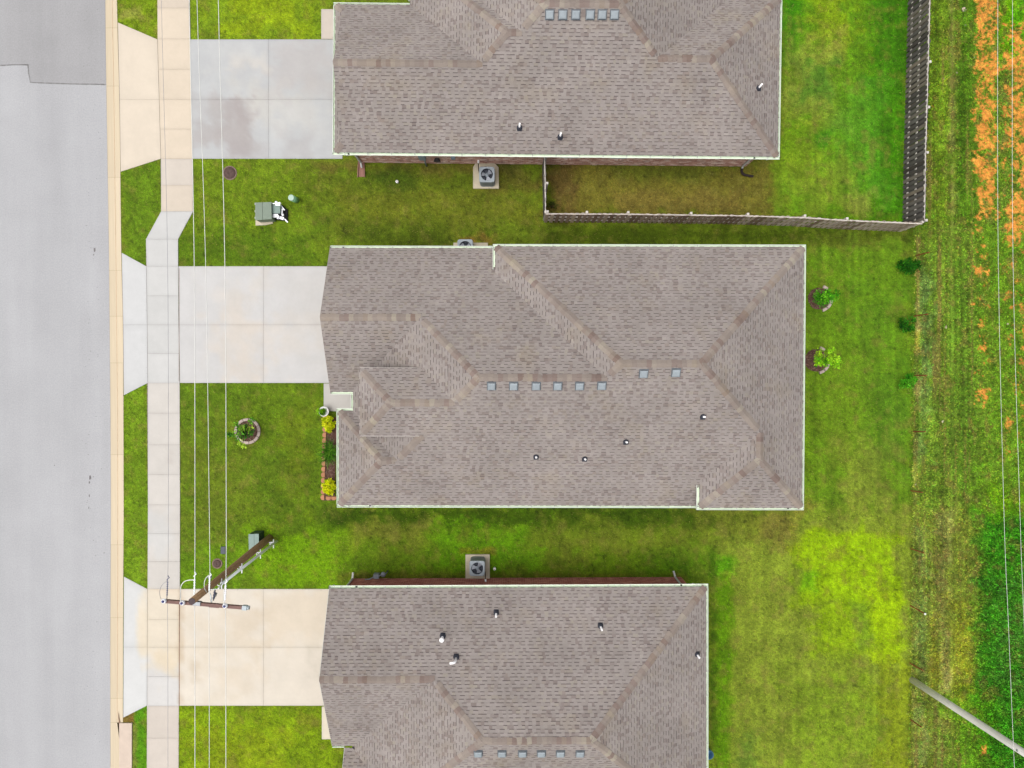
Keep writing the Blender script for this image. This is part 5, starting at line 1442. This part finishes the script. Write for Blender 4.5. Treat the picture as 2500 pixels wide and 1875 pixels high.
mb.box(L_(648, 538.5, .3), (.1, .02, .06)); mb.build('hinge', M['white_metal'], cab)
mb = MB(); mb.prism([(p.x, p.y) for p in (L_(664, 500, .5), L_(684, 500, .5), L_(684, 521, .5), L_(664, 521, .5))][::-1], .2, .52); mb.build('inner_box', M['green_light'], cab)
mb = MB(); mb.prism([(p.x, p.y) for p in (L_(660, 498, .3), L_(686, 498, .3), L_(702, 512, .1), L_(703, 540, .05), L_(666, 536, .1))][::-1], .02, .14); mb.build('base_frame', M['dark'], cab)
mb = MB()
mb.box(L_(679, 499, .55), (.22, .13, .16)); mb.lathe([(.06, 0), (.06, .16), (0, .18)], L_(677, 496, .5), 12); mb.lathe([(.05, 0), (.05, .1), (0, .11)], L_(684, 497, .5), 12)
mb.box(L_(674, 527, .4), (.3, .15, .1)); mb.box(L_(686, 532, .3), (.26, .13, .1), rz=-.3); mb.box(L_(697, 537, .2), (.06, .3, .05), rz=.75); mb.box(L_(689, 516, .35), (.05, .26, .05), rz=-.05)
mb.box(L_(690, 507, .3), (.05, .3, .04), rz=.65); mb.lathe([(.055, 0), (.055, .08), (0, .09)], L_(691, 525, .3), 10); mb.lathe([(.04, 0), (.045, .06), (0, .07)], L_(679, 533, .35), 10)
mb.box(L_(668, 497, .5), (.16, .04, .04))
mb.build('fitting', M['porcelain'], cab)
mb = MB(); mb.lathe([(.05, 0), (.052, .05), (.03, .07), (0, .07)], L_(682, 524, .45), 12); mb.build('knob', M['dark'], cab)
mb = MB(); mb.prism([(p.x, p.y) for p in (L_(625, 506, 0), L_(666, 506, 0), L_(667, 546, 0), L_(650, 550, 0), L_(625, 551, 0))][::-1], -.03, .06); mb.build('pad', M['pad'], cab)
KEEP.append([tuple(at(x, y)[:2]) for x, y in ((618, 495), (705, 495), (705, 550), (618, 552))])
# closed green transformer by the pole
B = at(625, 1322, 0)
cab2 = empty('transformer', B, 0, label='closed dark green transformer box behind the brown utility pole', cat='transformer')
mb = MB(); q = [at(607, 1304.5, .72) - B, at(631, 1304, .72) - B, at(632, 1344, .72) - B, at(608, 1345, .72) - B]; P4 = [(p.x, p.y) for p in q]
mb.prism(P4[::-1], 0, .69); mb.build('cabinet', M['green_dark'], cab2)
mb = MB(); mx0 = (P4[0][0] + P4[1][0]) / 2 + .02; mx1 = (P4[2][0] + P4[3][0]) / 2 + .02
mb.prism([(P4[0][0] - .01, P4[0][1] + .01), (mx0 - .006, P4[0][1] + .01), (mx1 - .006, P4[3][1] - .01), (P4[3][0] - .01, P4[3][1] - .01)][::-1], .69, .72)
mb.prism([(mx0 + .006, P4[1][1] + .01), (P4[1][0] + .01, P4[1][1] + .01), (P4[2][0] + .01, P4[2][1] - .01), (mx1 + .006, P4[2][1] - .01)][::-1], .69, .722)
mb.build('lid', M['green_light'], cab2)
KEEP.append([tuple((Vector((*p, 0)) + B)[:2]) for p in P4])
# telephone pedestal
B, T = at(724, 489, 0), at(710.5, 482.5, .75)
ped = empty('pedestal', B, 0, label='pale green cylindrical pedestal leaning beside the open transformer', cat='pedestal')
dd = T - B
mb = MB(); mb.tube([Vector((0, 0, 0)), dd * .98], .135, 20); mb.build('body', M['mint_side'], ped)
mb = MB(); mb.tube([dd * .97, dd * 1.01], [.142, .13], 20); mb.build('cap', M['mint'], ped)
# lids flush with the turf
def lid(px, py, r, label):
    c = at(px, py, 0)
    o = empty('manhole_cover', c, 0, label=label, cat='manhole cover')
    mb = MB(); mb.lathe([(r + .06, -.02), (r + .06, .035), (r + .005, .035), (r + .005, .02)], (0, 0, 0), 26); mb.build('rim', simple('lid_rim', A(150, 126, 112), 0.9, 0.2, 9), o)
    mb = MB(); mb.lathe([(r, .02), (r, .04), (r * .55, .042), (r * .5, .05), (r * .3, .05), (r * .28, .042), (0, .042)], (0, 0, 0), 24); mb.build('lid', M['lid_brown'], o)
    KEEP.append([(c.x + (r + .06) * math.cos(a), c.y + (r + .06) * math.sin(a)) for a in np.linspace(0, 2 * math.pi, 14)[:-1]])
lid(561.5, 422.5, .27, 'brown iron manhole cover in the grass near the northern driveway')
lid(531, 1375.5, .18, 'small brown iron lid in the grass beside the utility pole')
c = at(545.5, 1343, 0); mb = MB(); mb.box((0, 0, .02), (.22, .34, .06)); mb.box((0, 0, .055), (.19, .31, .012))
tag(mb.build('meter_box', simple('meter_box_grey', A(98, 104, 112), 0.7, 0.12), loc=c), 'small grey rectangular meter box set in the grass by the pole', 'meter box')
for px, py, lb in ((971, 446, 'white capped pipe standing in the grass by the northernmost house'), (1207.5, 1386, 'white capped pipe standing beside the pad at the red brick wall')):
    c = at(px, py, 0); mb = MB(); mb.lathe([(.05, -.05), (.05, .16), (.066, .16), (.066, .22), (.05, .235), (0, .237)], (0, 0, 0), 16); o = mb.build('cleanout_pipe', M['pvc'], loc=c)
    mb = MB(); mb.box((0, 0, .245), (.04, .04, .03)); mb.build('plug', simple('plug_beige', A(210, 190, 160), 0.5), o); tag(o, lb, 'pipe', 'white capped pipes in the grass')
# splash block
c = at(882.5, 414, 0); mb = MB()
mb.prism([(-.12, -.34), (.12, -.34), (.095, .3), (-.095, .3)], 0, .04)
for s in (-1, 1): mb.prism([(s * .16 - .018, -.36), (s * .16 + .018, -.36), (s * .125 + .018, .32), (s * .125 - .018, .32)], 0, .1)
mb.box((0, .33, .05), (.28, .03, .1))
tag(mb.build('splash_block', M['terracotta'], loc=c), 'red terracotta splash block under a downspout of the northernmost house', 'splash block'); KEEP.append([(c.x - .2, c.y - .4), (c.x + .2, c.y - .4), (c.x + .2, c.y + .4), (c.x - .2, c.y + .4)])
# corrugated drain hose
pts = [at(1811, 411, .2), at(1810.5, 418, .12), at(1813, 424, .08), at(1818, 427, .07), at(1828, 429, .06), at(1840, 431, .06)]
mb = MB(); Q = []; Rr = []
for a, b in zip(pts[:-1], pts[1:]):
    n = max(2, int((b - a).length / .02))
    for k in range(n): Q.append(a.lerp(b, k / n) - pts[2]); Rr.append(.062 if len(Q) % 2 else .052)
mb.tube(Q, Rr, 10); tag(mb.build('drain_hose', M['black_plastic'], loc=pts[2]), 'dark corrugated drain hose bent from the eastern downspout of the northernmost house', 'drain hose')
# blue tub at the end of the south house
c = at(1730.5, 1842, .35); c.z = 0
tub = empty('plastic_tub', c, 0, label='blue plastic tub mostly hidden under the east gutter of the southernmost house', cat='tub')
mb = MB(); mb.lathe([(.16, 0), (.2, .38), (.215, .4), (.205, .4), (.17, .06), (0, .05)], (0, 0, 0), 18); mb.build('body', M['blue_plastic'], tub)

# ------------------------------------------------------------------ foliage
def leaves(centers, n_per, spread, size, cols, rs, up=0.35, stretch=1.0):
    """scattered two-fold leaves round clump centres; returns verts, quads, colours"""
    C = np.asarray(centers, float); k = len(C)
    idx = np.repeat(np.arange(k), n_per); n = len(idx)
    off = rs.normal(0, 1, (n, 3)); off /= np.linalg.norm(off, axis=1)[:, None]; off *= (rs.rand(n, 1) ** .5) * spread
    P = C[idx] + off
    d = off + np.array([0, 0, spread * up]) + rs.normal(0, .35 * spread, (n, 3)); d /= np.linalg.norm(d, axis=1)[:, None]
    s = np.cross(d, rs.normal(0, 1, (n, 3))); s /= np.linalg.norm(s, axis=1)[:, None] + 1e-9
    L = size * rs.uniform(.6, 1.25, (n, 1)) * stretch; W = size * rs.uniform(.35, .55, (n, 1))
    a = P - d * L * .5; m = P; b = P + d * L * .5
    V = np.stack([a, m + s * W * .5, b, m - s * W * .5], 1).reshape(-1, 3)
    Q = np.arange(n * 4).reshape(n, 4)
    cl = np.asarray(cols, float); pick = cl[(rs.rand(k) * len(cl)).astype(int)][idx]
    pick = pick * rs.uniform(.8, 1.2, (n, 1))
    return V, Q, np.repeat(lin_np(pick, 1.15), 4, 0)
def foliage(name, parent, centers, n_per, spread, size, cols, seed, **kw):
    rs = np.random.RandomState(seed)
    V, Q, c = leaves(centers, n_per, spread, size, cols, rs, **kw)
    V[:, 2] = np.maximum(V[:, 2], .01)
    return link(name, np_mesh(name, V, Q, M['leaf'], c), parent)
def blob_centers(n, rx, ry, rz, cz, seed, shell=.55):
    rs = np.random.RandomState(seed); v = rs.normal(0, 1, (n, 3)); v /= np.linalg.norm(v, axis=1)[:, None]
    r = shell + (1 - shell) * rs.rand(n, 1); return v * r * np.array([rx, ry, rz]) + np.array([0, 0, cz])

def tree_ring(px, py, r, label, arcs, tone='ring_stone'):
    c = at(px, py, 0)
    o = empty('tree_ring', c, 0, label=label, cat='tree ring', group='mulched tree rings')
    mb = MB(); n = 22; rs = random.Random(int(px)); V = []
    for j, rr_ in enumerate((0, .35, .7, 1.0)):
        for k in range(n): V.append((rr_ * r * math.cos(2 * math.pi * k / n) * rs.uniform(.95, 1.04), rr_ * r * math.sin(2 * math.pi * k / n) * rs.uniform(.95, 1.04), .06 - .05 * rr_ ** 2 + rs.uniform(-.008, .012)))
    for j in range(3): mb.faces(V, [(j * n + k, (j + 1) * n + k, (j + 1) * n + (k + 1) % n, j * n + (k + 1) % n) for k in range(n)], 0, True)
    mb.build('mulch', M['mulch'], o)
    rs2 = np.random.RandomState(int(px)); m_ = 420
    a = rs2.rand(m_) * 6.283; q = np.sqrt(rs2.rand(m_)) * r * .98; P = np.stack([q * np.cos(a), q * np.sin(a), .07 - .05 * (q / r) ** 2 + rs2.rand(m_) * .02], 1)
    t = rs2.rand(m_) * 6.283; dv = np.stack([np.cos(t), np.sin(t), rs2.normal(0, .25, m_)], 1) * rs2.uniform(.015, .045, (m_, 1)); sv = np.stack([-np.sin(t), np.cos(t), rs2.normal(0, .3, m_)], 1) * .011
    V = np.stack([P - dv - sv, P + dv - sv, P + dv + sv, P - dv + sv], 1).reshape(-1, 3)
    cl = np.array([(118, 84, 72), (142, 108, 90), (92, 66, 60), (160, 132, 112)], float)[(rs2.rand(m_) * 4).astype(int)]
    link('bark_chips', np_mesh('bark_chips', V, np.arange(m_ * 4).reshape(-1, 4), M['leaf'], np.repeat(lin_np(cl), 4, 0)), o, kind='stuff')
    for a0, a1, rad in arcs:
        mb = MB(); P = []
        m2 = 4; g = math.radians(1.3)
        ins, outs = rad, rad + .12
        for rr_ in (ins, outs):
            P.append([(rr_ * math.cos(a0 + g + (a1 - a0 - 2 * g) * k / m2), rr_ * math.sin(a0 + g + (a1 - a0 - 2 * g) * k / m2)) for k in range(m2 + 1)])
        mb.prism(P[1] + P[0][::-1], -.02, .11 + rs.uniform(-.012, .012)); mb.build('stone', M[tone], o)
    KEEP.append([(c.x + (r + .1) * math.cos(k), c.y + (r + .1) * math.sin(k)) for k in np.linspace(0, 6.283, 18)[:-1]])
    return o
sx = 33.0 / F
tree_ring(605.5, 1052.5, .47, 'round tree ring of pale stones in the front lawn of the middle house', [(math.radians(a), math.radians(a + 360 / 13), .48) for a in np.arange(0, 359, 360 / 13)])
tree_ring(1998, 729, .5, 'upper mulch ring with a few pale stones behind the middle house', [(math.radians(a), math.radians(a + 24), .52) for a in (-74, -49, -24, 48)])
tree_ring(1991, 879.5, .52, 'lower mulch ring with a few pale stones behind the middle house', [(math.radians(a), math.radians(a + 24), .54) for a in (-76, -50, -25, 50)])

def sapling(name, base, top, label, cat, crowns, cols, seed, leaf=.09, group=None, npc=26, spread=.14):
    B = at(*base, 0); T = at(*top[:2], top[2])
    o = empty(name, B, 0, label=label, cat=cat, group=group)
    dd = T - B; mb = MB()
    mb.tube([Vector((0, 0, 0)), dd * .5 + Vector((.02, .01, 0)), dd], [.03, .022, .008], 7)
    rs = random.Random(seed); C = []
    for px, py, z in crowns:
        p = at(px, py, z) - B; C.append(tuple(p))
        mb.tube([dd * min(.9, max(.1, (p.z * .6) / max(dd.z, .1))), (dd * .5 + p) * .55, p], [.012, .009, .004], 5)
    mb.build('trunk', M['bark'], o)
    foliage('crown', o, C, npc, spread, leaf, cols, seed)
    return o
rs_ = random.Random(12)
# front lawn sapling: loose, leaning to the west
cr = [(604, 1050, .9), (598, 1056, .8), (592, 1062, .9), (612, 1058, .7), (606, 1062, .7), (600, 1042, 1.0), (590, 1048, 1.1), (596, 1066, .8), (610, 1044, .9), (614, 1052, .8)]
cr += [(579, 1039, 1.5), (590, 1044, 1.4), (615, 1026, 1.3), (577, 1036, 1.5), (586, 1057, 1.3), (574, 1060, 1.4), (563, 1063, 1.5), (557, 1059, 1.5), (581, 1070, 1.3), (586, 1081, 1.4), (594, 1089, 1.4), (612, 1030, 1.2)]
sapling('young_tree', (606, 1053), (585, 1056, 1.6), 'young leafy tree growing in the front stone ring', 'tree', cr, [(70, 130, 36), (92, 156, 46), (60, 112, 40), (168, 204, 60), (116, 170, 44)], 4, .11, npc=44, spread=.15)
cr = [(2003 + rs_.gauss(0, 7), 727 + rs_.gauss(0, 8), .8 + .1 * k) for k in range(12)] + [(2022 + rs_.gauss(0, 8), 718 + rs_.gauss(0, 8), 1.6 + .08 * k) for k in range(9)]
sapling('young_tree', (1998, 729), (2022, 721, 2.2), 'young green tree in the upper mulch ring', 'tree', cr, [(70, 150, 20), (92, 176, 28), (50, 120, 16), (112, 190, 36)], 5, .12, 'young trees behind the middle house', 44, .19)
cr = [(2003 + rs_.gauss(0, 7), 880 + rs_.gauss(0, 8), .8 + .1 * k) for k in range(12)] + [(2030 + rs_.gauss(0, 12), 875 + rs_.gauss(0, 9), 1.6 + .07 * k) for k in range(13)]
sapling('young_tree', (1992, 879), (2030, 875, 2.4), 'young yellow-green tree in the lower mulch ring', 'tree', cr, [(96, 168, 26), (140, 200, 30), (70, 140, 22), (166, 212, 44)], 6, .12, 'young trees behind the middle house', 44, .19)
def bush(px, py, rx, ry, h_, label, cols, seed, leaf=.1, n=46, npc=26, cat='bush', group=None, spread=.13, name='bush'):
    B = at(px, py, 0); o = empty(name, B, 0, label=label, cat=cat, group=group)
    C = blob_centers(n, rx, ry, h_ * .45, h_ * .5, seed)
    mb = MB()
    for k in range(6):
        c = C[k * 5 % len(C)]; mb.tube([Vector((0, 0, 0)), Vector(c) * .5 + Vector((0, 0, .05)), Vector(c)], [.02, .012, .005], 5)
    mb.build('stem', M['bark'], o)
    foliage('leaves', o, C, npc, spread, leaf, cols, seed)
    return o
GB = [(30, 92, 12), (44, 112, 16), (22, 74, 12), (62, 134, 26)]
bush(2208, 652.5, .5, .36, .9, 'largest dark green bush at the lawn edge, by the fence corner', GB, 21, n=52, group='green bushes at the edge of the middle lawn')
bush(2202, 793, .4, .34, .8, 'dark green bush at the lawn edge, middle of the three', GB, 22, n=34, group='green bushes at the edge of the middle lawn')
bush(2206, 931, .38, .34, .75, 'smaller brighter green bush at the lawn edge, lowest of the three', [(62, 146, 22), (80, 164, 26), (48, 122, 18), (100, 178, 40)], 23, n=30, group='green bushes at the edge of the middle lawn')
bush(1345, 506, .26, .22, .35, 'small dark weed clump inside the fence corner', [(58, 74, 20), (74, 88, 26), (44, 60, 16)], 24, .07, 16, 18, 'weed clump')
YB = [(214, 226, 10), (232, 240, 20), (186, 206, 8), (238, 244, 50)]
bush(806, 1033.5, .31, .4, .55, 'bright yellow bush at the top of the flower bed', YB, 25, .085, 60, 34, group='yellow bushes in the flower bed', spread=.09)
bush(806, 1187, .29, .38, .55, 'bright yellow bush at the bottom of the flower bed', YB, 26, .085, 60, 34, group='yellow bushes in the flower bed', spread=.09)
# day lily with arching strap leaves
B = at(806, 1104, 0); o = empty('day_lily', B, 0, label='dark green strap-leaved plant in the middle of the flower bed', cat='plant')
rs = np.random.RandomState(31); V = []; Q = []; Cc = []
for k in range(230):
    a = rs.uniform(0, 6.283); ln = rs.uniform(.3, .62); w = rs.uniform(.008, .015); b0 = np.array([rs.normal(0, .1), rs.normal(0, .16), 0])
    d = np.array([math.cos(a), math.sin(a), 0]); sd_ = np.array([-d[1], d[0], 0]); col = lin_np(np.array([(70, 132, 20), (52, 108, 18), (96, 158, 30), (120, 176, 50)][rs.randint(4)], float) * rs.uniform(.8, 1.2))
    rise = rs.uniform(.25, .5); prev = None
    for j in range(6):
        t = j / 5; p = b0 + d * ln * t + np.array([0, 0, .03 + rise * math.sin(min(1, t * 1.15) * 2.4)]); ww = w * (1 - t * .85)
        i0 = len(V); V += [p - sd_ * ww, p + sd_ * ww]; Cc += [col, col]
        if prev is not None: Q.append((prev, prev + 1, i0 + 1, i0))
        prev = i0
link('leaf_blades', np_mesh('leaf_blades', np.array(V), np.array(Q), M['leaf'], np.array(Cc)), o)
# potted plant at the top of the bed
B = at(796.5, 1003.5, 0); o = empty('potted_plant', B, 0, label='green plant in a white pot at the porch corner', cat='potted plant')
mb = MB(); mb.lathe([(.14, 0), (.2, .36), (.23, .37), (.23, .42), (.2, .42), (.19, .36), (0, .35)], (0, 0, .03), 22); mb.build('pot', M['pvc'], o)
foliage('leaves', o, blob_centers(20, .15, .15, .12, .52, 41), 24, .08, .07, [(88, 142, 16), (110, 164, 20), (70, 118, 14)], 41)
foliage('fronds', o, [(-.22, .03, .5), (-.28, -.02, .45), (-.24, .1, .48), (-.2, -.1, .46), (-.3, .05, .42)], 26, .1, .08, [(150, 200, 30), (128, 184, 24), (170, 214, 60)], 42)
# flower bed with its edging
B = at(806, 1110, 0)
bed = [(792, 1018), (822, 1018), (817, 1222), (788, 1222)]
mb = MB(); mb.poly([at(x, y, .035) for x, y in bed][::-1]); KEEP.append([tuple(at(x, y)[:2]) for x, y in ((785, 1012), (825, 1012), (825, 1228), (782, 1228))])
o = mb.build('mulch_bed', M['mulch'], kind='structure')
rs2 = np.random.RandomState(9); m_ = 900
pa, pb_ = at(794, 1020), at(818, 1220); P = np.stack([rs2.uniform(pa.x, pb_.x, m_), rs2.uniform(pb_.y, pa.y, m_), .045 + rs2.rand(m_) * .02], 1)
t = rs2.rand(m_) * 6.283; dv = np.stack([np.cos(t), np.sin(t), rs2.normal(0, .25, m_)], 1) * rs2.uniform(.015, .045, (m_, 1)); sv = np.stack([-np.sin(t), np.cos(t), rs2.normal(0, .3, m_)], 1) * .011
cl = np.array([(118, 84, 72), (142, 108, 90), (92, 66, 60), (150, 126, 112)], float)[(rs2.rand(m_) * 4).astype(int)]
link('bark_chips', np_mesh('bark_chips', np.stack([P - dv - sv, P + dv - sv, P + dv + sv, P - dv + sv], 1).reshape(-1, 3), np.arange(m_ * 4).reshape(-1, 4), M['leaf'], np.repeat(lin_np(cl), 4, 0)), o, kind='stuff')
B = at(791, 1120, 0)
ed = empty('flower_bed_edging', B, 0, label='row of scalloped terracotta edging stones round the flower bed', cat='garden edging')
mb = MB(); hw = .115
mb.prism([(.075, -hw), (.075, hw), (-.02, hw)] + [(-.02 - .075 * math.sin(a), hw * math.cos(a)) for a in np.linspace(.35, math.pi - .35, 7)] + [(-.02, -hw)], 0, .1)
est = mb.mesh('edging_stone', M['edging'])
for k in range(15):
    t = k / 14; p = at(794.3 - 5.6 * t, 1020 + 194 * t, 0)
    e = link('edging_stone', est, ed); e.location = p - B + Vector((0, 0, random.uniform(-.01, .01))); e.rotation_euler = (0, 0, random.gauss(0, .06)); e.scale = (1, .99, 1)
for px in (802.8, 816):
    e = link('edging_stone', est, ed); e.location = at(px, 1215.5, 0) - B; e.rotation_euler = (0, 0, math.pi / 2 + random.gauss(0, .05))

# pale stones in the field
for k, (px, py, r, lb) in enumerate([(2353, 23, .11, 'largest pale stone among the weeds, near the top of the frame'), (2357, 62, .05, 'small pale stone just below the largest one in the field'), (2309, 799, .07, 'pale stone among weeds level with the gap between two green bushes'),
        (2302, 1029, .07, 'tan stone on the worn track below the lowest green bush'), (2461, 791, .05, 'pale stone between the two overhead wires over the field'), (2379, 140, .04, 'tiny pale stone at the left edge of the bare orange clay'), (2336, 178, .05, 'pale stone right of the worn track, beside the dark fence'), (2304, 192, .04, 'tiny pale stone left of the worn track, beside the dark fence'), (2236, 1183, .04, 'tiny pale stone beside a rusty post near the south eave level')]):
    c = at(px, py, .02); bm = bmesh.new(); bmesh.ops.create_icosphere(bm, subdivisions=1, radius=r)
    rs = random.Random(k + 50)
    for v in bm.verts: v.co = Vector((v.co.x * rs.uniform(.7, 1.3), v.co.y * rs.uniform(.8, 1.6), v.co.z * rs.uniform(.4, .7)))
    me = bpy.data.meshes.new('stone'); bm.to_mesh(me); bm.free(); me.materials.append(M['stone'])
    tag(link('stone', me, loc=c), lb, 'stone', 'pale stones scattered in the field')

# ------------------------------------------------------------------ grass and weeds
def free(x, y):
    ok = np.ones(len(x), bool)
    for poly in KEEP:
        p = np.array([(q[0], q[1]) for q in poly]); lo = p.min(0); hi = p.max(0)
        s = ok & (x > lo[0]) & (x < hi[0]) & (y > lo[1]) & (y < hi[1])
        idx = np.nonzero(s)[0]
        if len(idx): ok[idx[inside(x[idx], y[idx], poly)]] = False
    return ok
def px_np(x, y):
    yc = _c * y - _s * H; zc = -_s * y - _c * H
    return CX - F * x / zc, CY + F * yc / zc
rs = np.random.RandomState(77)
n = 640000
pa, pb_ = at(280, -60), at(2250, 1935)
x = rs.uniform(pa.x, pb_.x, n); y = rs.uniform(pb_.y, pa.y, n)
px, py = px_np(x, y)
kx = np.interp(py, [t[0] for t in KERB_BACK], [t[1] for t in KERB_BACK]); lx = np.interp(py, [t[0] for t in LAWN_EDGE], [t[1] for t in LAWN_EDGE])
ok = (px > kx + 1.2) & (px < lx + 4) & free(x, y)
x, y, px, py = x[ok], y[ok], px[ok], py[ok]; n = len(x)
hgt = rs.uniform(.025, .065, n); ang = rs.rand(n) * 6.283; ln = rs.uniform(.03, .085, n); wd = rs.uniform(.0045, .011, n)
base = np.stack([x, y, np.full(n, .0)], 1); tip = base + np.stack([np.cos(ang) * ln, np.sin(ang) * ln, hgt], 1); sd_ = np.stack([-np.sin(ang), np.cos(ang), np.zeros(n)], 1) * wd[:, None]
V = np.stack([base - sd_, base + sd_, tip], 1).reshape(-1, 3)
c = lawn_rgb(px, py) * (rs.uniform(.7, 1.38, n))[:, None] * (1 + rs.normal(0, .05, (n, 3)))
dry = rs.rand(n) < .045
c[dry] = np.array([172, 158, 88.0]) * rs.uniform(.7, 1.15, (dry.sum(), 1))
link('lawn_grass', np_mesh('lawn_grass', V, np.arange(n * 3).reshape(-1, 3), M['grass'], np.repeat(lin_np(c, KG), 3, 0)), kind='stuff')
# weeds of the field: rosettes of broad leaves
n = 105000
pa, pb_ = at(2215, -60), at(2560, 1935)
x = rs.uniform(pa.x, pb_.x, n); y = rs.uniform(pb_.y, pa.y, n); px, py = px_np(x, y)
lx = np.interp(py, [t[0] for t in LAWN_EDGE], [t[1] for t in LAWN_EDGE])
track = np.exp(-((px - 2324) / 6.0) ** 2)
ok = (px > lx - 4 + rs.normal(0, 4, n)) & (rs.rand(n) > soil_mask(px, py) * .9) & (rs.rand(n) > track * .7)
x, y, px, py = x[ok], y[ok], px[ok], py[ok]; n = len(x)
lush = sstep(1240, 1300, py) * sstep(2370, 2400, px)
m_ = 4
sz = rs.uniform(.022, .058, n) * (1 + .5 * lush); hz = rs.uniform(.03, .13, n) * (1 + 1.2 * lush)
cx_ = np.repeat(x, m_); cy_ = np.repeat(y, m_); S = np.repeat(sz, m_); Hh = np.repeat(hz, m_); N_ = n * m_
a = rs.rand(N_) * 6.283; d = np.stack([np.cos(a), np.sin(a)], 1); w = np.stack([-np.sin(a), np.cos(a)], 1)
ctr = np.stack([cx_, cy_], 1); r0 = S * .15; r1 = S * rs.uniform(.8, 1.5, N_); zt = Hh * rs.uniform(.5, 1.1, N_)
mid = ctr + d * ((r0 + r1) / 2)[:, None]; W = (S * rs.uniform(.14, .4, N_))[:, None]
V = np.stack([np.column_stack([ctr + d * r0[:, None], zt * .5]), np.column_stack([mid + w * W, zt]), np.column_stack([ctr + d * r1[:, None], zt * .75]), np.column_stack([mid - w * W, zt])], 1).reshape(-1, 3)
c = field_rgb(px, py) * rs.uniform(.68, 1.5, n)[:, None] * (1 + rs.normal(0, .06, (n, 3)))
c = np.repeat(c, m_, 0) * rs.uniform(.86, 1.22, (N_, 1)) * 1.04
link('field_weeds', np_mesh('field_weeds', V, np.arange(N_ * 4).reshape(-1, 4), M['grass'], np.repeat(lin_np(c, KG), 4, 0)), kind='stuff')
